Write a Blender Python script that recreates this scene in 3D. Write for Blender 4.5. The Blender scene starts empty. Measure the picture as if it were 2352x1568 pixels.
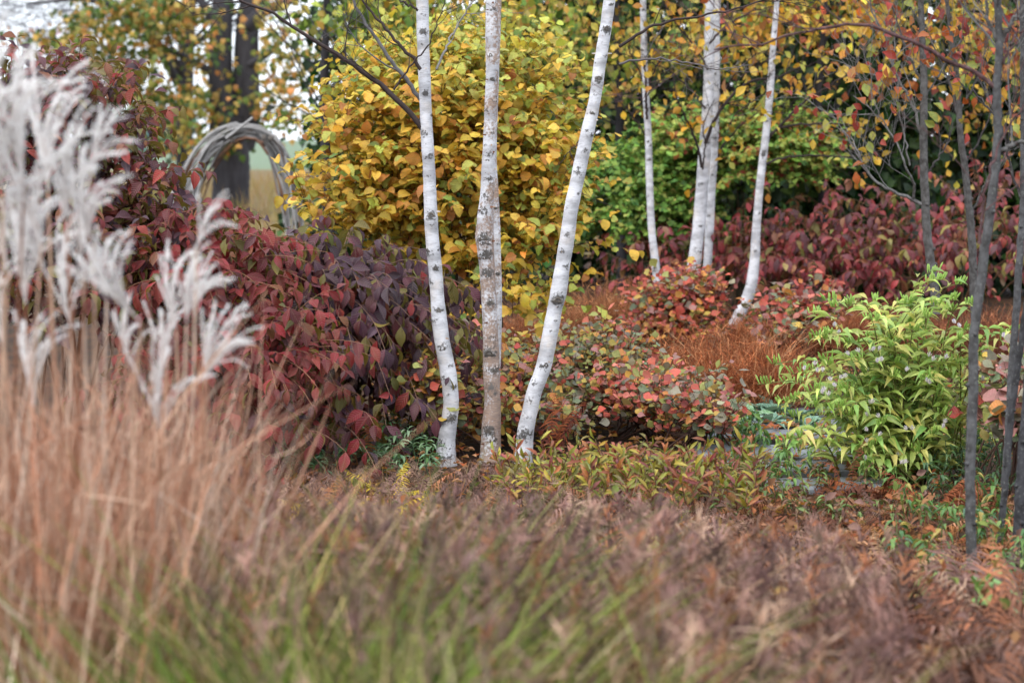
import bpy, math
import numpy as np
from mathutils import Matrix, Vector

R = np.random.default_rng(11)
SC = bpy.context.scene
COL = SC.collection
rad = math.radians

# ------------------------------------------------------------------ camera
FPX = 4573.0                      # focal length in units of a 2352 px wide picture
CAM = np.array([0.0, 0.0, 1.6])
PITCH = math.atan((784 - 318) / FPX)
cd = bpy.data.cameras.new('camera')
cam = bpy.data.objects.new('camera', cd); COL.objects.link(cam)
cam.location = CAM; cam.rotation_euler = (rad(90) - PITCH, 0, 0)
cd.sensor_width = 36.0; cd.lens = 36.0 * FPX / 2352.0
cd.clip_start = 0.1; cd.clip_end = 2500
cd.dof.use_dof = True; cd.dof.focus_distance = 9.9; cd.dof.aperture_fstop = 2.7
cd.dof.aperture_blades = 9
SC.camera = cam

# ------------------------------------------------------------------ world, sun, exposure
W = bpy.data.worlds.new('World'); SC.world = W; W.use_nodes = True
nt = W.node_tree; nt.nodes.clear()
wo = nt.nodes.new('ShaderNodeOutputWorld'); bg = nt.nodes.new('ShaderNodeBackground')
sk = nt.nodes.new('ShaderNodeTexSky'); sk.sky_type = 'NISHITA'; sk.sun_disc = False
SUN_EL, SUN_AZ = rad(58), rad(215)
sk.sun_elevation = SUN_EL; sk.sun_rotation = SUN_AZ
sk.air_density = 1.0; sk.dust_density = 2.5; sk.ozone_density = 1.0
mx = nt.nodes.new('ShaderNodeMix'); mx.data_type = 'RGBA'; mx.inputs['Factor'].default_value = 0.72
mx.inputs['B'].default_value = (8.2, 8.75, 9.6, 1)          # the even cloud layer over the sky
cn = nt.nodes.new('ShaderNodeTexNoise'); cn.inputs['Scale'].default_value = 2.2; cn.inputs['Detail'].default_value = 5
cm = nt.nodes.new('ShaderNodeMix'); cm.data_type = 'RGBA'
cm.inputs['A'].default_value = (7.4, 8.1, 9.4, 1); cm.inputs['B'].default_value = (9.6, 9.9, 10.3, 1)
tc = nt.nodes.new('ShaderNodeTexCoord')
nt.links.new(tc.outputs['Generated'], cn.inputs['Vector'])
nt.links.new(cn.outputs['Fac'], cm.inputs['Factor'])
nt.links.new(cm.outputs['Result'], mx.inputs['B'])
nt.links.new(sk.outputs['Color'], mx.inputs['A'])
nt.links.new(mx.outputs['Result'], bg.inputs['Color'])
bg.inputs['Strength'].default_value = 0.15
nt.links.new(bg.outputs['Background'], wo.inputs['Surface'])
sl = bpy.data.lights.new('sun', 'SUN'); sl.energy = 1.4; sl.angle = rad(25); sl.color = (1.0, 0.97, 0.93)
so = bpy.data.objects.new('sun', sl); COL.objects.link(so)
so.rotation_euler = (rad(90) - SUN_EL, 0, rad(180) - SUN_AZ)
VS = SC.view_settings; VS.view_transform = 'Standard'; VS.look = 'None'; VS.gamma = 1; VS.use_curve_mapping = False
VS.exposure = 0.76
SC.cycles.max_bounces = 8; SC.cycles.transmission_bounces = 5; SC.cycles.diffuse_bounces = 4
SC.cycles.use_denoising = True
try:
    SC.cycles.denoising_prefilter = 'ACCURATE'
except Exception:
    pass

# ------------------------------------------------------------------ helpers
CP, SP = math.cos(PITCH), math.sin(PITCH)
def P(px, py, d):
    """world point seen at picture position px, py (2352 x 1568) at world depth d"""
    x = (px - 1176) / FPX; y = -(py - 784) / FPX
    v = np.array([x, CP + y * SP, -SP + y * CP])
    return CAM + v * (d / v[1])
def U(d): return d / FPX          # metres in one picture pixel at depth d

def lin(*c):
    out = []
    for v in c:
        v /= 255.0
        out.append(v / 12.92 if v <= 0.04045 else ((v + 0.055) / 1.055) ** 2.4)
    return np.array(out)
def pal(*cs): return np.array([lin(*c) for c in cs])

def norm(v):
    v = np.asarray(v, float)
    return v / np.maximum(np.linalg.norm(v, axis=-1, keepdims=True), 1e-9)

class Buf:
    def __init__(self): self.v = []; self.t = []; self.u = []; self.fi = []; self.fl = []; self.n = 0
    def add(self, v, f_idx, f_len, tint, uv=None):
        v = np.asarray(v, np.float32).reshape(-1, 3); n = len(v)
        self.v.append(v)
        tint = np.asarray(tint, np.float32)
        if tint.ndim == 1: tint = np.tile(tint, (n, 1))
        self.t.append(tint)
        self.u.append(np.zeros((n, 2), np.float32) if uv is None else np.asarray(uv, np.float32))
        self.fi.append(np.asarray(f_idx, np.int64).ravel() + self.n); self.fl.append(np.asarray(f_len, np.int64).ravel())
        self.n += n
    def mesh(self, name, off=(0, 0, 0), smooth=True):
        me = bpy.data.meshes.new(name)
        if not self.v: return me
        v = np.concatenate(self.v) - np.asarray(off, np.float32)
        t = np.concatenate(self.t); u = np.concatenate(self.u)
        fi = np.concatenate(self.fi); fl = np.concatenate(self.fl)
        me.vertices.add(len(v)); me.vertices.foreach_set('co', v.astype(np.float32).ravel())
        me.loops.add(len(fi)); me.loops.foreach_set('vertex_index', fi.astype(np.int32))
        me.polygons.add(len(fl))
        st = np.concatenate([[0], np.cumsum(fl)[:-1]])
        me.polygons.foreach_set('loop_start', st.astype(np.int32))
        me.polygons.foreach_set('use_smooth', np.full(len(fl), smooth))
        ca = me.color_attributes.new('tint', 'FLOAT_COLOR', 'POINT')
        ca.data.foreach_set('color', np.concatenate([t, np.ones((len(t), 1))], 1).astype(np.float32).ravel())
        ul = me.uv_layers.new(name='uv')
        ul.data.foreach_set('uv', u[fi].astype(np.float32).ravel())
        me.update(calc_edges=True)
        return me

def wloc(o):
    p = np.zeros(3)
    while o is not None:
        p = p + np.array(o.location); o = o.parent
    return p
def put(name, buf, mat, parent=None, kind=None, label=None, cat=None, group=None, smooth=True):
    o = bpy.data.objects.new(name, buf.mesh(name, wloc(parent) if parent else (0, 0, 0), smooth))
    COL.objects.link(o)
    if mat: o.data.materials.append(mat)
    if parent: o.parent = parent
    if kind: o['kind'] = kind
    if label: o['label'] = label
    if cat: o['category'] = cat
    if group: o['group'] = group
    return o
def thing(name, label, cat, loc, group=None):
    o = bpy.data.objects.new(name, None); COL.objects.link(o)
    o.empty_display_size = 0.1
    o.location = (float(loc[0]), float(loc[1]), float(loc[2]))
    o['label'] = label; o['category'] = cat
    if group: o['group'] = group
    return o

# tubes along a batch of paths (N,S,3)
def tubes(buf, paths, r, sides=6, tint=(0.2, 0.2, 0.2), cap=False):
    p = np.asarray(paths, float)
    if p.ndim == 2: p = p[None]
    N, S, _ = p.shape
    r = np.asarray(r, float)
    if r.ndim == 0: r = np.full((N, S), float(r))
    elif r.ndim == 1 and len(r) == S: r = np.tile(r, (N, 1))
    t = norm(np.gradient(p, axis=1))
    m = norm(p[:, -1] - p[:, 0])
    ref = np.where(np.abs(m[:, 2:3]) > 0.8, np.array([[0.05, -1.0, 0]]), np.array([[0, 0.05, 1.0]]))[:, None, :]
    a = norm(np.cross(t, ref)); b = np.cross(t, a)
    th = np.arange(sides) * 2 * math.pi / sides
    v = p[:, :, None, :] + r[:, :, None, None] * (a[:, :, None, :] * np.cos(th)[None, None, :, None] + b[:, :, None, :] * np.sin(th)[None, None, :, None])
    tint = np.asarray(tint, float)
    if tint.ndim == 1: tv = np.tile(tint, (N * S * sides, 1))
    else: tv = np.repeat(tint, S * sides, 0)
    i = np.arange(S - 1)[:, None] * sides; j = np.arange(sides)[None]; k = (j + 1) % sides
    q = np.stack([i + j, i + k, i + sides + k, i + sides + j], -1).reshape(-1, 4)
    f = (np.arange(N)[:, None, None] * S * sides + q[None]).reshape(-1, 4)
    uv = np.stack(np.broadcast_arrays((np.arange(sides) / sides)[None, None, :], np.linspace(0, 1, S)[None, :, None], np.zeros((N, 1, 1)))[:2], -1)
    uv = np.broadcast_to(uv, (N, S, sides, 2)).reshape(-1, 2)
    fl = np.full(len(f), 4)
    idx = f.ravel()
    if cap:
        c = (np.arange(N)[:, None] * S * sides + (S - 1) * sides + np.arange(sides)[None])
        idx = np.concatenate([idx, c.ravel()]); fl = np.concatenate([fl, np.full(N, sides)])
    buf.add(v.reshape(-1, 3), idx, fl, tv, uv)

def smooth_path(pts, n):
    pts = np.asarray(pts, float)
    if len(pts) < 3:
        t = np.linspace(0, 1, n)[:, None]; return pts[0] * (1 - t) + pts[-1] * t
    d = np.concatenate([[0], np.cumsum(np.linalg.norm(np.diff(pts, axis=0), axis=1))])
    x = np.linspace(0, d[-1], n)
    g = np.gradient(pts, d, axis=0)
    k = np.clip(np.searchsorted(d, x, side='right') - 1, 0, len(d) - 2)
    h = (d[k + 1] - d[k])[:, None]; t = ((x - d[k])[:, None]) / h
    return ((2*t**3 - 3*t**2 + 1) * pts[k] + (t**3 - 2*t**2 + t) * h * g[k] + (-2*t**3 + 3*t**2) * pts[k+1] + (t**3 - t**2) * h * g[k+1])

# ribbons: grass blades.  base (N,3), dir (N,3), length (N), width (N), bend vector (N,3)
def blades(buf, base, d, L, w, bend, tint, segs=4, side=None, tip=0.08):
    N = len(base); s = np.linspace(0, 1, segs + 1)
    L = np.broadcast_to(L, (N,)); w = np.broadcast_to(w, (N,))
    c = base[:, None] + d[:, None] * (s[None, :, None] * L[:, None, None]) + bend[:, None] * (s ** 2)[None, :, None]
    if side is None:
        a = R.uniform(0, 2 * math.pi, N); side = np.stack([np.cos(a), np.sin(a), R.normal(0, .2, N)], 1)
    t = norm(np.gradient(c, axis=1))
    sv = norm(side[:, None] - t * np.sum(side[:, None] * t, -1, keepdims=True))
    prof = np.clip(np.minimum(1, (1 - s) * 2.2) , tip, 1)
    hw = 0.5 * w[:, None, None] * prof[None, :, None]
    v = np.stack([c - sv * hw, c + sv * hw], 2)
    i = np.arange(segs) * 2
    q = np.stack([i, i + 1, i + 3, i + 2], -1)
    f = (np.arange(N)[:, None, None] * (segs + 1) * 2 + q[None]).reshape(-1, 4)
    tint = np.asarray(tint, float)
    tv = np.tile(tint, (N * (segs + 1) * 2, 1)) if tint.ndim == 1 else np.repeat(tint, (segs + 1) * 2, 0)
    uv = np.zeros((N, segs + 1, 2, 2)); uv[:, :, 1, 0] = 1; uv[..., 1] = s[None, :, None]
    buf.add(v.reshape(-1, 3), f.ravel(), np.full(len(f), 4), tv, uv.reshape(-1, 2))
    return c

# leaf templates ----------------------------------------------------
def leaf_shape(ws, w=0.5, droop=0.2, fold=0.12, wave=0.0, twist=0.0, petiole=0.08):
    """ws: half widths at inner stations (unit length leaf). returns verts, idx, lens, uv"""
    k = len(ws); ts = np.linspace(0, 1, k + 2)[1:-1]
    V = [(0, 0, 0)]; UV = [(0.5, 0)]
    for i, (t, h) in enumerate(zip(ts, ws)):
        y = petiole + t * (1 - petiole); z = -droop * t * t * 1.0
        y2 = y - 0.35 * droop * t ** 3
        wz = wave * (1 if i % 2 else -1)
        tw = twist * t
        for sgn in (-1, 0, 1):
            x = sgn * h * w
            V.append((x, y2, z + fold * abs(x) * 2 + (wz if sgn else 0) * (sgn if i % 3 == 0 else 1) + x * tw)); UV.append((0.5 + sgn * h * 0.5, t))
    V.append((0.0, 1 - 0.35 * droop, -droop)); UV.append((0.5, 1))
    idx = []; ln = []
    def F(*a): idx.extend(a); ln.append(len(a))
    F(0, 2, 1); F(0, 3, 2)
    for i in range(k - 1):
        a = 1 + 3 * i; b = a + 3
        F(a, a + 1, b + 1, b); F(a + 1, a + 2, b + 2, b + 1)
    a = 1 + 3 * (k - 1); e = 1 + 3 * k
    F(a, a + 1, e); F(a + 1, a + 2, e)
    return np.array(V, float), np.array(idx), np.array(ln), np.array(UV, float)

OVATE = [0.62, 0.98, 1.0, 0.78, 0.42]
ROUND = [0.7, 1.0, 1.0, 0.8]
LANCE = [0.75, 1.0, 0.82, 0.5, 0.22]
OBOV = [0.35, 0.72, 1.0, 0.95, 0.6]
def shapes(ws, w, n, droop=(0.05, 0.35), fold=(0.05, 0.35), wave=0.015, petiole=0.06):
    return [leaf_shape(ws, w * R.uniform(.88, 1.12), R.uniform(*droop), R.uniform(*fold), R.normal(0, wave), R.normal(0, .25), petiole) for _ in range(n)]
S_VIB = shapes(OVATE, 0.212, 7, (0.15, 0.65), (0.1, 0.5), .012)
S_YEL = shapes(ROUND, 0.35, 7, (0.05, 0.6), (0.0, 0.5), .045)
S_FOTH = shapes(OBOV, 0.39, 4, (0.0, 0.25), (0.05, 0.3))
S_LANCE = shapes(LANCE, 0.135, 5, (0.25, 0.7), (0.2, 0.5), .01)
S_BIRCH = shapes([0.8, 1.0, 0.6], 0.36, 4, (0.0, 0.4), (0.0, 0.4))
S_ORNG = shapes([0.65, 1.0, 0.95, 0.55], 0.28, 4, (0.0, 0.5), (0.1, 0.5), .03)
S_FAR = [leaf_shape([1.0], 0.36, R.uniform(0, .3), R.uniform(0, .3)) for _ in range(4)]
S_LUNG = shapes(LANCE, 0.21, 4, (0.1, 0.5), (0.1, 0.3))
S_SMALL = shapes([0.9, 0.8], 0.11, 3, (0.2, 0.6), (0.1, 0.4))
# lobed maple-like leaf
def maple_shape(droop):
    pts = [(0, 0), (.28, .02), (.5, .18), (.3, .33), (.52, .62), (.26, .58), (.0, 1.0)]
    L = pts + [(-x, y) for x, y in pts[-2:0:-1]]
    V = [(0, .35, .04)] + [(x, y, -droop * (x * x + (y - .3) ** 2)) for x, y in L]
    n = len(L); idx = []; ln = []
    for i in range(n): idx += [0, 1 + i, 1 + (i + 1) % n]; ln.append(3)
    idx = np.array(idx).reshape(-1, 3)[:, ::-1].ravel() if False else np.array(idx)
    return np.array(V, float), idx, np.array(ln), np.array([(0.5, .35)] + [(.5 + x, y) for x, y in L])
S_MAPLE = [maple_shape(.1), maple_shape(.4), maple_shape(.7)]

def basis(d, n):
    d = norm(d); x = norm(np.cross(d, n)); z = np.cross(x, d)
    return np.stack([x, d, z], 2)                   # columns

def add_leaves(buf, shp, pos, d, n, L, tint, wid=None):
    B = basis(d, n); N = len(pos)
    if N == 0: return
    L = np.broadcast_to(L, (N,)); wid = L if wid is None else wid
    sid = R.integers(0, len(shp), N)
    for s in range(len(shp)):
        m = np.where(sid == s)[0]
        if not len(m): continue
        V, idx, ln, uv = shp[s]
        sc = np.stack([wid[m], L[m], L[m]], 1)
        v = np.einsum('nij,nvj->nvi', B[m], V[None] * sc[:, None]) + pos[m][:, None]
        f = (np.arange(len(m))[:, None] * len(V) + idx[None]).ravel()
        buf.add(v.reshape(-1, 3), f, np.tile(ln, len(m)), np.repeat(tint[m], len(V), 0), np.tile(uv, (len(m), 1)))

_tpl = {}
def foliage(parent, key, shp, pos, d, n, L, palette, idx, mat, single=0, jit=0.16, name='leaf', rest='foliage'):
    """the nearest `single` leaves become parts of their own, the rest one part of kind stuff"""
    pos = np.asarray(pos); N = len(pos); L = np.broadcast_to(L, (N,)).copy()
    order = np.argsort(np.linalg.norm(pos - CAM, axis=1) / L)
    S, Q = order[:single], order[single:]
    off = wloc(parent)
    if len(S):
        if key not in _tpl:
            T = []
            for (V, ix, ln, uv) in shp:
                row = []
                for c in palette:
                    b = Buf(); b.add(V, ix, ln, c, uv)
                    me = b.mesh(name); me.materials.append(mat); row.append(me)
                T.append(row)
            _tpl[key] = T
        T = _tpl[key]
        B = basis(d[S], n[S])
        for k, i in enumerate(S):
            me = T[int(R.integers(len(T)))][int(idx[i])]
            o = bpy.data.objects.new(name, me); COL.objects.link(o); o.parent = parent
            b = B[k] * L[i] * R.uniform(.9, 1.1); p = pos[i] - off
            o.matrix_basis = Matrix(((b[0, 0], b[0, 1], b[0, 2], p[0]), (b[1, 0], b[1, 1], b[1, 2], p[1]), (b[2, 0], b[2, 1], b[2, 2], p[2]), (0, 0, 0, 1)))
    if len(Q):
        bf = Buf()
        t = palette[idx[Q]] * np.exp(R.normal(0, jit, (len(Q), 1))) * np.exp(R.normal(0, jit * .4, (len(Q), 3)))
        add_leaves(bf, shp, pos[Q], d[Q], n[Q], L[Q], t)
        put(rest, bf, mat, parent, 'stuff')

# ------------------------------------------------------------------ materials
def nodes(name):
    m = bpy.data.materials.new(name); m.use_nodes = True
    t = m.node_tree; t.nodes.clear()
    return m, t
class NT:
    def __init__(s, t): s.t = t
    def n(s, typ, **kw):
        x = s.t.nodes.new('ShaderNode' + typ)
        for k, v in kw.items():
            if k in ('op',): x.operation = v
            elif hasattr(x, k) and k not in ('inputs',): setattr(x, k, v)
        return x
    def l(s, a, b): s.t.links.new(a, b)
    def math(s, op, a, b=None, clamp=False):
        x = s.t.nodes.new('ShaderNodeMath'); x.operation = op; x.use_clamp = clamp
        for i, v in enumerate((a, b)):
            if v is None: continue
            if hasattr(v, 'is_output'): s.l(v, x.inputs[i])
            else: x.inputs[i].default_value = v
        return x.outputs[0]
    def mix(s, f, a, b, blend='MIX'):
        x = s.t.nodes.new('ShaderNodeMix'); x.data_type = 'RGBA'; x.blend_type = blend
        for i, v in (('Factor', f), ('A', a), ('B', b)):
            if hasattr(v, 'is_output'): s.l(v, x.inputs[i])
            elif isinstance(v, (int, float)): x.inputs[i].default_value = v
            else: x.inputs[i].default_value = (*[float(q) for q in v][:3], 1)
        return x.outputs['Result']
    def ramp(s, v, lo, hi):
        x = s.t.nodes.new('ShaderNodeMapRange'); x.interpolation_type = 'SMOOTHSTEP'
        s.l(v, x.inputs['Value']); x.inputs['From Min'].default_value = lo; x.inputs['From Max'].default_value = hi
        return x.outputs['Result']
    def noise(s, vec, scale, detail=4, rough=.55, dist=0.0):
        x = s.t.nodes.new('ShaderNodeTexNoise'); x.inputs['Scale'].default_value = scale
        x.inputs['Detail'].default_value = detail; x.inputs['Roughness'].default_value = rough; x.inputs['Distortion'].default_value = dist
        if vec is not None: s.l(vec, x.inputs['Vector'])
        return x.outputs['Fac']

def leaf_mat(name, under=(0.12, 0.14, 0.03), under_f=0.5, trans=0.25, rough=0.5, spec=0.4, veins=0.5, brown=None, brown_f=0.0, speck=0.0, vein_n=14.0, sheen=0.0):
    m, t = nodes(name); h = NT(t)
    out = h.n('OutputMaterial'); at = h.n('Attribute'); at.attribute_name = 'tint'
    uv = h.n('UVMap'); uv.uv_map = 'uv'; sep = h.n('SeparateXYZ'); h.l(uv.outputs['UV'], sep.inputs[0])
    oi = h.n('ObjectInfo'); geo = h.n('NewGeometry')
    u = h.math('ABSOLUTE', h.math('SUBTRACT', sep.outputs['X'], 0.5)); v = sep.outputs['Y']
    cmb = h.n('CombineXYZ'); h.l(sep.outputs['X'], cmb.inputs[0]); h.l(v, cmb.inputs[1]); h.l(h.math('MULTIPLY', oi.outputs['Random'], 60.0), cmb.inputs[2])
    addv = h.n('VectorMath', operation='ADD'); h.l(cmb.outputs[0], addv.inputs[0])
    pos = h.n('VectorMath', operation='SCALE'); h.l(geo.outputs['Position'], pos.inputs[0]); pos.inputs['Scale'].default_value = 9.0
    h.l(pos.outputs[0], addv.inputs[1])
    nz = h.noise(addv.outputs[0], 2.6, 5, .65)
    col = at.outputs['Color']
    jit = h.math('ADD', 0.78, h.math('MULTIPLY', oi.outputs['Random'], 0.4))
    hs = h.n('HueSaturation'); h.l(col, hs.inputs['Color']); h.l(jit, hs.inputs['Value'])
    h.l(h.math('ADD', 0.5, h.math('MULTIPLY', h.math('SUBTRACT', nz, 0.5), 0.05)), hs.inputs['Hue'])
    col = hs.outputs['Color']
    col = h.mix(h.math('MULTIPLY', h.ramp(nz, .35, .7), 0.45), col, h.mix(1.0, col, (0.45, 0.42, 0.4), 'MULTIPLY'))
    # pinnate veins
    ph = h.math('MULTIPLY', h.math('SUBTRACT', v, h.math('MULTIPLY', u, 0.55)), vein_n * 6.2832)
    wv = h.math('SINE', ph)
    mid = h.math('SUBTRACT', 1.0, h.ramp(u, 0.0, 0.05))
    if veins > 0:
        vc = h.math('MAXIMUM', h.ramp(wv, .72, 1.0), mid)
        col = h.mix(h.math('MULTIPLY', vc, 0.28 * veins), col, h.mix(0.5, col, (0.5, 0.42, 0.3)))
    if brown is not None:
        e = h.math('ADD', h.math('MULTIPLY', u, 1.2), h.math('MULTIPLY', v, 0.35))
        bf = h.ramp(h.math('ADD', e, h.math('MULTIPLY', h.math('SUBTRACT', nz, .5), 1.5)), .55, .95)
        n2 = h.noise(addv.outputs[0], 14.0, 2, .6)
        bf = h.math('MAXIMUM', h.math('MULTIPLY', bf, brown_f), h.math('MULTIPLY', h.ramp(n2, .62, .7), speck))
        col = h.mix(bf, col, brown)
    elif speck > 0:
        n2 = h.noise(addv.outputs[0], 12.0, 2, .6)
        col = h.mix(h.math('MULTIPLY', h.ramp(n2, .52, .6), speck), col, (0.42, 0.55, 0.42))
    bcol = h.mix(under_f, col, under)
    col = h.mix(geo.outputs['Backfacing'], col, bcol)
    pb = h.n('BsdfPrincipled'); h.l(col, pb.inputs['Base Color']); pb.inputs['Roughness'].default_value = rough
    pb.inputs['Specular IOR Level'].default_value = spec
    if sheen: pb.inputs['Sheen Weight'].default_value = sheen; pb.inputs['Sheen Roughness'].default_value = .4
    bp = h.n('Bump'); bp.inputs['Strength'].default_value = 0.5 * veins; bp.inputs['Distance'].default_value = 0.004
    h.l(h.math('ADD', h.math('MULTIPLY', wv, 0.4), h.math('ADD', nz, h.math('MULTIPLY', mid, -.8))), bp.inputs['Height'])
    if veins > 0: h.l(bp.outputs[0], pb.inputs['Normal'])
    tr = h.n('BsdfTranslucent'); h.l(h.mix(0.25, col, (1, .9, .4), 'MULTIPLY'), tr.inputs['Color'])
    ms = h.n('MixShader'); ms.inputs[0].default_value = trans
    h.l(pb.outputs[0], ms.inputs[1]); h.l(tr.outputs[0], ms.inputs[2]); h.l(ms.outputs[0], out.inputs['Surface'])
    return m

def tint_mat(name, rough=0.8, nscale=60.0, namt=0.5, bump=0.3, spec=0.2, trans=0.0, stretch=(1, 1, 1), spots=None):
    m, t = nodes(name); h = NT(t)
    out = h.n('OutputMaterial'); at = h.n('Attribute'); at.attribute_name = 'tint'
    tcn = h.n('TexCoord'); mp = h.n('Mapping'); mp.inputs['Scale'].default_value = stretch
    h.l(tcn.outputs['Object'], mp.inputs['Vector'])
    nz = h.noise(mp.outputs[0], nscale, 5, .6)
    col = h.mix(h.math('MULTIPLY', h.ramp(nz, .3, .72), namt), at.outputs['Color'], h.mix(1.0, at.outputs['Color'], (.38, .36, .34), 'MULTIPLY'))
    if spots is not None:
        n2 = h.noise(tcn.outputs['Object'], spots[1], 3, .5)
        col = h.mix(h.math('MULTIPLY', h.ramp(n2, spots[2], spots[2] + .07), .42), col, spots[0])
    pb = h.n('BsdfPrincipled'); h.l(col, pb.inputs['Base Color']); pb.inputs['Roughness'].default_value = rough
    pb.inputs['Specular IOR Level'].default_value = spec
    if bump:
        bp = h.n('Bump'); bp.inputs['Strength'].default_value = bump; bp.inputs['Distance'].default_value = .01
        h.l(nz, bp.inputs['Height']); h.l(bp.outputs[0], pb.inputs['Normal'])
    sh = pb.outputs[0]
    if trans:
        tr = h.n('BsdfTranslucent'); h.l(col, tr.inputs['Color']); ms = h.n('MixShader'); ms.inputs[0].default_value = trans
        h.l(sh, ms.inputs[1]); h.l(tr.outputs[0], ms.inputs[2]); sh = ms.outputs[0]
    h.l(sh, out.inputs['Surface'])
    return m

def birch_mat(name):
    m, t = nodes(name); h = NT(t)
    out = h.n('OutputMaterial'); at = h.n('Attribute'); at.attribute_name = 'tint'   # r: mark, g: brown, b: tone
    sp = h.n('SeparateColor'); h.l(at.outputs['Color'], sp.inputs[0])
    tcn = h.n('TexCoord'); mp = h.n('Mapping'); mp.inputs['Scale'].default_value = (1, 1, 2.2)
    h.l(tcn.outputs['Object'], mp.inputs['Vector'])
    mp2 = h.n('Mapping'); mp2.inputs['Scale'].default_value = (1, 1, 16); h.l(tcn.outputs['Object'], mp2.inputs['Vector'])
    patch = h.noise(mp.outputs[0], 7.0, 6, .62)
    fine = h.noise(mp2.outputs[0], 26.0, 4, .6)
    spk = h.noise(tcn.outputs['Object'], 75.0, 4, .65)
    blot = h.noise(tcn.outputs['Object'], 9.0, 5, .6)
    base = h.mix(h.ramp(patch, .36, .66), (.66, .665, .69), (.36, .36, .375))
    base = h.mix(h.math('MULTIPLY', h.ramp(blot, .5, .72), .45), base, (.70, .60, .50))
    bb = h.mix(h.ramp(fine, .35, .65), (.34, .22, .14), (.16, .09, .06))
    bmask = h.ramp(h.math('ADD', sp.outputs['Green'], h.math('MULTIPLY', h.math('SUBTRACT', h.math('ADD', h.math('MULTIPLY', blot, .5), h.math('MULTIPLY', spk, .5)), .5), 2.2)), .40, .70)
    base = h.mix(h.math('MULTIPLY', bmask, .85), base, bb)
    lent = h.ramp(fine, .575, .66)
    base = h.mix(h.math('MULTIPLY', lent, .6), base, (.17, .15, .14))
    mk = h.ramp(h.math('ADD', sp.outputs['Red'], h.math('MULTIPLY', h.math('SUBTRACT', spk, .5), 1.9)), .32, .64)
    base = h.mix(h.math('MULTIPLY', mk, .93), base, h.mix(h.ramp(blot, .42, .62), (.05, .046, .042), (.13, .122, .115)))
    pb = h.n('BsdfPrincipled'); h.l(base, pb.inputs['Base Color']); pb.inputs['Roughness'].default_value = .62
    pb.inputs['Specular IOR Level'].default_value = .3
    bp = h.n('Bump'); bp.inputs['Strength'].default_value = .35; bp.inputs['Distance'].default_value = .004
    hh = h.math('ADD', h.math('MULTIPLY', fine, .6), h.math('ADD', h.math('MULTIPLY', patch, .5), h.math('MULTIPLY', mk, .7)))
    h.l(hh, bp.inputs['Height']); h.l(bp.outputs[0], pb.inputs['Normal'])
    h.l(pb.outputs[0], out.inputs['Surface'])
    return m

def ground_mat(name, c1, c2, c3, scale=3.0, bump=.6):
    m, t = nodes(name); h = NT(t)
    out = h.n('OutputMaterial'); tcn = h.n('TexCoord')
    a = h.noise(tcn.outputs['Object'], scale, 6, .6); b = h.noise(tcn.outputs['Object'], scale * 11, 5, .65)
    vo = h.n('TexVoronoi'); vo.inputs['Scale'].default_value = scale * 9; h.l(tcn.outputs['Object'], vo.inputs['Vector'])
    col = h.mix(h.ramp(b, .35, .65), c1, c2); col = h.mix(h.math('MULTIPLY', h.ramp(a, .45, .65), .8), col, c3)
    col = h.mix(.35, col, h.mix(1.0, col, vo.outputs['Color'], 'MULTIPLY'))
    pb = h.n('BsdfPrincipled'); h.l(col, pb.inputs['Base Color']); pb.inputs['Roughness'].default_value = .9
    pb.inputs['Specular IOR Level'].default_value = .15
    bp = h.n('Bump'); bp.inputs['Strength'].default_value = bump; bp.inputs['Distance'].default_value = .03
    h.l(h.math('ADD', b, vo.outputs['Distance']), bp.inputs['Height']); h.l(bp.outputs[0], pb.inputs['Normal'])
    h.l(pb.outputs[0], out.inputs['Surface'])
    return m

M_vib = leaf_mat('viburnum_leaf', under=lin(128, 122, 52), under_f=.72, trans=.24, rough=.46, spec=.38, veins=1.0, vein_n=8)
M_vib2 = leaf_mat('far_red_leaf', under=lin(140, 120, 70), under_f=.45, trans=.22, rough=.45, spec=.45, veins=.7, vein_n=7)
M_yel = leaf_mat('yellow_leaf', under=lin(205, 185, 70), under_f=.35, trans=.42, rough=.5, spec=.35, veins=.9, brown=lin(150, 84, 30), brown_f=.75, speck=.7, vein_n=7)
M_foth = leaf_mat('fothergilla_leaf', under=lin(170, 160, 120), under_f=.4, trans=.22, rough=.5, spec=.4, veins=.7, brown=lin(150, 70, 50), brown_f=.45, speck=.25, vein_n=6)
M_lily = leaf_mat('toad_lily_leaf', under=lin(180, 200, 130), under_f=.35, trans=.42, rough=.45, spec=.4, veins=.35, brown=lin(200, 190, 70), brown_f=.5, vein_n=3)
M_birchleaf = leaf_mat('autumn_leaf', under=lin(205, 170, 70), under_f=.3, trans=.35, rough=.5, spec=.35, veins=.5, brown=lin(170, 100, 35), brown_f=.45, speck=.3, vein_n=6)
M_far = leaf_mat('tree_leaf', under=lin(120, 130, 60), under_f=.25, trans=.3, rough=.5, spec=.3, veins=0, vein_n=5)
M_lung = leaf_mat('lungwort_leaf', under=lin(140, 170, 140), under_f=.4, trans=.15, rough=.5, spec=.4, veins=.3, speck=.75, vein_n=4)
M_green = leaf_mat('herb_leaf', under=lin(120, 160, 80), under_f=.3, trans=.28, rough=.45, spec=.45, veins=.3, vein_n=4)
M_grass = tint_mat('grass_blade', rough=.6, nscale=14, namt=.35, bump=0, spec=.3, trans=.18)
M_dry = tint_mat('dry_frond', rough=.8, nscale=20, namt=.45, bump=0, spec=.15, trans=.15)
M_silk = tint_mat('silky_plume', rough=.75, nscale=40, namt=.03, bump=0, spec=.2, trans=.5)
M_stem = tint_mat('twig_bark', rough=.75, nscale=50, namt=.4, bump=.2)
M_grey = tint_mat('grey_bark', rough=.85, nscale=34, namt=.95, bump=.9, stretch=(1, 1, .7), spots=(lin(132, 134, 128), 85.0, .60), spec=.15)
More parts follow.
